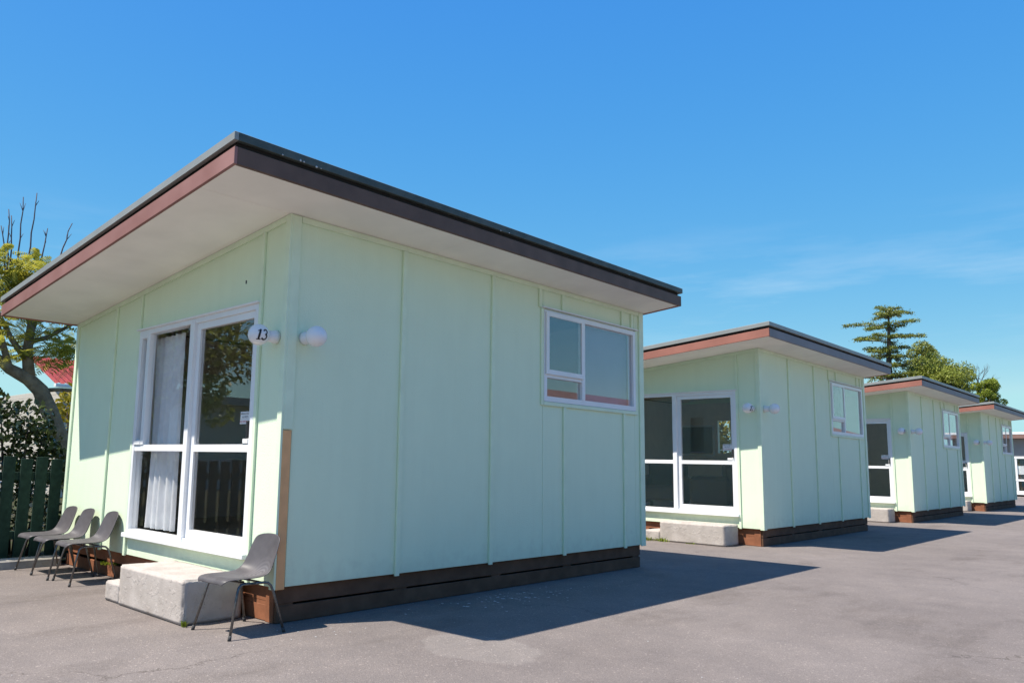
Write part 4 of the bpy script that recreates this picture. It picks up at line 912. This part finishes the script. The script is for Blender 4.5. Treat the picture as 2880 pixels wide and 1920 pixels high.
# roof facing the cabins: ridge runs along y, gable edge at its near-left end
Hx = lambda x, y, z: Vector((x, y, z)) - Vector((-20, 4.0, 0))
bm = bmesh.new(); nY = 100; ev, rg = [], []
for i in range(nY + 1):
    y = 4.15 + 9.0 * i / nY; cz = 0.022 * math.sin(i * math.pi / 1.0 + 0) if False else (0.02 if i % 2 else -0.02)
    ev.append(bm.verts.new(Hx(-17.6, y, 3.18 + cz))); rg.append(bm.verts.new(Hx(-21.0, y + 0.25, 4.25 + cz)))
for i in range(nY): bm.faces.new((ev[i], ev[i + 1], rg[i + 1], rg[i]))
bmesh.ops.solidify(bm, geom=list(bm.faces), thickness=0.05)
rf = link('roof', mesh_bm(bm, 'roof'), REDROOF, house)
box('gutter', 2.28, 2.45, 0.15, 9.2, 3.08, 3.17, WHITE, rf)
for k in range(19): box('weatherboard', -3.9, 2.0 + 0.012 * (k % 2), 0.5, 9.0, 0.05 + 0.16 * k, 0.205 + 0.16 * k, CREAM, house, 0.004)
wf = box('window', 2.02, 2.06, 1.2, 2.4, 1.1, 2.3, WHITE, house); box('pane', 2.061, 2.064, 1.26, 2.34, 1.16, 2.24, GLASS, wf, 0)

# ------------------------------------------------------------------ far building at the end of the drive
fb = thing('motel_block', 'low grey building with red roof edge and white window frames at far right', 'building', (-3.0, 47, 0))
box('wall', -4.0, 8.0, 0, 5, 2.10, 3.02, GREYWALL, fb); box('wall', -4.0, 8.0, 0.12, 5, 0.0, 2.09, DARKFABRIC, fb)
rf = box('roof', -4.5, 8.4, -0.5, 5.4, 3.24, 3.36, WHITE, fb); box('fascia', -4.5, 8.4, -0.49, 5.3, 3.03, 3.235, BRICKRED, rf)
for z0, z1 in ((1.98, 2.095), (0.80, 0.90), (0.10, 0.30)): box('window_rail', -4.0, 8.0, -0.03, 0.11, z0, z1, WHITE, fb)
for k in range(9):
    x = -3.8 + 1.45 * k; wdw = box('window_post', x, x + 0.09, -0.02, 0.11, 0.30, 1.98, WHITE, fb); box('pane', x + 0.09, x + 1.45, 0.05, 0.055, 0.31, 1.97, GLASS, wdw, 0)
box('blind', 0.55, 1.0, 0.07, 0.09, 1.15, 1.6, PAPER, fb)
# ------------------------------------------------------------------ what the windows mirror: building across the drive, street tree, house
ob = thing('long_motel_block', 'long low building with reddish roof, mirrored in the cabin side windows', 'building', (13, 0, 0))
box('wall', 0, 6, -12, 60, 0, 3.5, CREAM, ob)
bm = bmesh.new(); A = [bm.verts.new(p) for p in ((-0.6, -12.5, 3.5), (-0.6, 60.5, 3.5), (3, 60.5, 4.55), (3, -12.5, 4.55), (6.6, 60.5, 3.5), (6.6, -12.5, 3.5))]
bm.faces.new((A[0], A[1], A[2], A[3])); bm.faces.new((A[3], A[2], A[4], A[5])); bm.faces.new((A[0], A[3], A[5])); bm.faces.new((A[1], A[4], A[2])); bm.faces.new((A[0], A[5], A[4], A[1]))
link('roof', mesh_bm(bm, 'roof'), BRICKRED, ob)
for k in range(12):
    y = -9 + 5.6 * k; w_ = box('window', -0.03, 0.02, y, y + 2.2, 0.9, 2.1, WHITE, ob); box('pane', -0.035, -0.032, y + .06, y + 2.14, 0.96, 2.04, GLASS, w_, 0)
round_tree('street_tree', 'large leafy tree mirrored in the upper door glass of the nearest cabin', (-13.5, -5.3, 0.03), 7.0, 2.1, 5.4, LEAF_GREEN, BARK_DARK, 60, 420, 0.20, 0.2, 21)
rh = thing('neighbour_house', 'pale flat-fronted house mirrored in the door glass of the nearest cabin', 'house', (-27, -14.2, 0.03))
box('wall', -5, 5, -4, 4, 0, 3.2, CREAM, rh); box('roof', -5.4, 5.4, -4.4, 4.4, 3.201, 3.5, GREYWALL, rh)
w_ = box('window', 5.001, 5.05, -1.2, 1.2, 1.0, 2.2, WHITE, rh); box('pane', 5.051, 5.055, -1.1, 1.1, 1.1, 2.1, GLASS, w_, 0)

# ------------------------------------------------------------------ small things on the ground
def weeds(label, loc, n, r, h, sx=1.0):
    V, F = [], []
    for k in range(n):
        a = random.uniform(0, 6.28); rr = r * math.sqrt(random.random()); p = Vector((rr * math.cos(a) * sx, rr * math.sin(a) * 0.5, 0)); d = Vector((random.uniform(-.7, .7), random.uniform(-.7, .7), 1)).normalized(); l_ = h * random.uniform(.5, 1.2); w = Vector((math.cos(a), math.sin(a), 0)) * 0.006
        o = len(V); q = p + d * l_ * .6; e = p + d * l_ + Vector((d.x, d.y, -.3)) * l_ * .3
        V.extend([p - w * .5, p + w * .5, q + w, q - w, e]); F.extend([(o, o + 1, o + 2, o + 3), (o + 3, o + 2, o + 4)])
    me = bpy.data.meshes.new('weed_tuft'); me.from_pydata([tuple(v) for v in V], [], F); me.update()
    o = link('weed_tuft', me, GRASS); o.location = loc; return tag(o, label, 'weed', 'weeds at the steps')
weeds('tiny green weed at the foot of the nearest concrete step', (-0.372, -0.50, 0), 26, 0.03, 0.05)
weeds('yellow-green grass tuft left of the second concrete step', c2 + Vector((-1.62, -0.56, 0)), 160, 0.24, 0.075, 1.2)
weeds('small grass sprig along the second concrete step', c2 + Vector((-0.95, -0.54, 0)), 26, 0.08, 0.03, 1.2)
weeds('yellow-green weeds in the base board slot behind the three chairs', (-3.12, 0.046, 0.118), 150, 0.16, 0.035, 1.0)['kind'] = 'stuff'
V, F = [], []
def flake(x, y, r):
    o = len(V); k = random.randint(5, 7); a0 = random.uniform(0, 6); el = random.uniform(.5, 1)
    for i in range(k):
        a = a0 + 2 * math.pi * i / k; q = r * random.uniform(.6, 1.1); V.append((x + q * math.cos(a), y + q * el * math.sin(a), 0.004 + random.uniform(0, .001)))
    F.append(tuple(range(o, o + k)))
for k in range(90): flake(random.gauss(0.36, 0.13), random.gauss(2.35, 0.55), random.uniform(0.005, 0.020))
for k in range(30): flake(random.uniform(0.0, 0.8), random.uniform(1.0, 4.4), random.uniform(0.004, 0.011))
for k in range(70): flake(random.uniform(-2.5, 3.6), random.uniform(-2.6, 1.5), random.uniform(0.002, 0.006))
for k in range(60): flake(random.uniform(0.3, 5), random.uniform(1, 14), random.uniform(0.003, 0.008))
for k in range(16): flake(random.uniform(0.1, 0.6), random.uniform(-0.3, 0.5), random.uniform(0.004, 0.009))
me = bpy.data.meshes.new('pale_flakes'); me.from_pydata(V, [], F); me.update()
tag(link('pale_flakes', me, FLAKE), 'scattered pale flakes and petals lying on the asphalt', 'debris', kind='stuff')
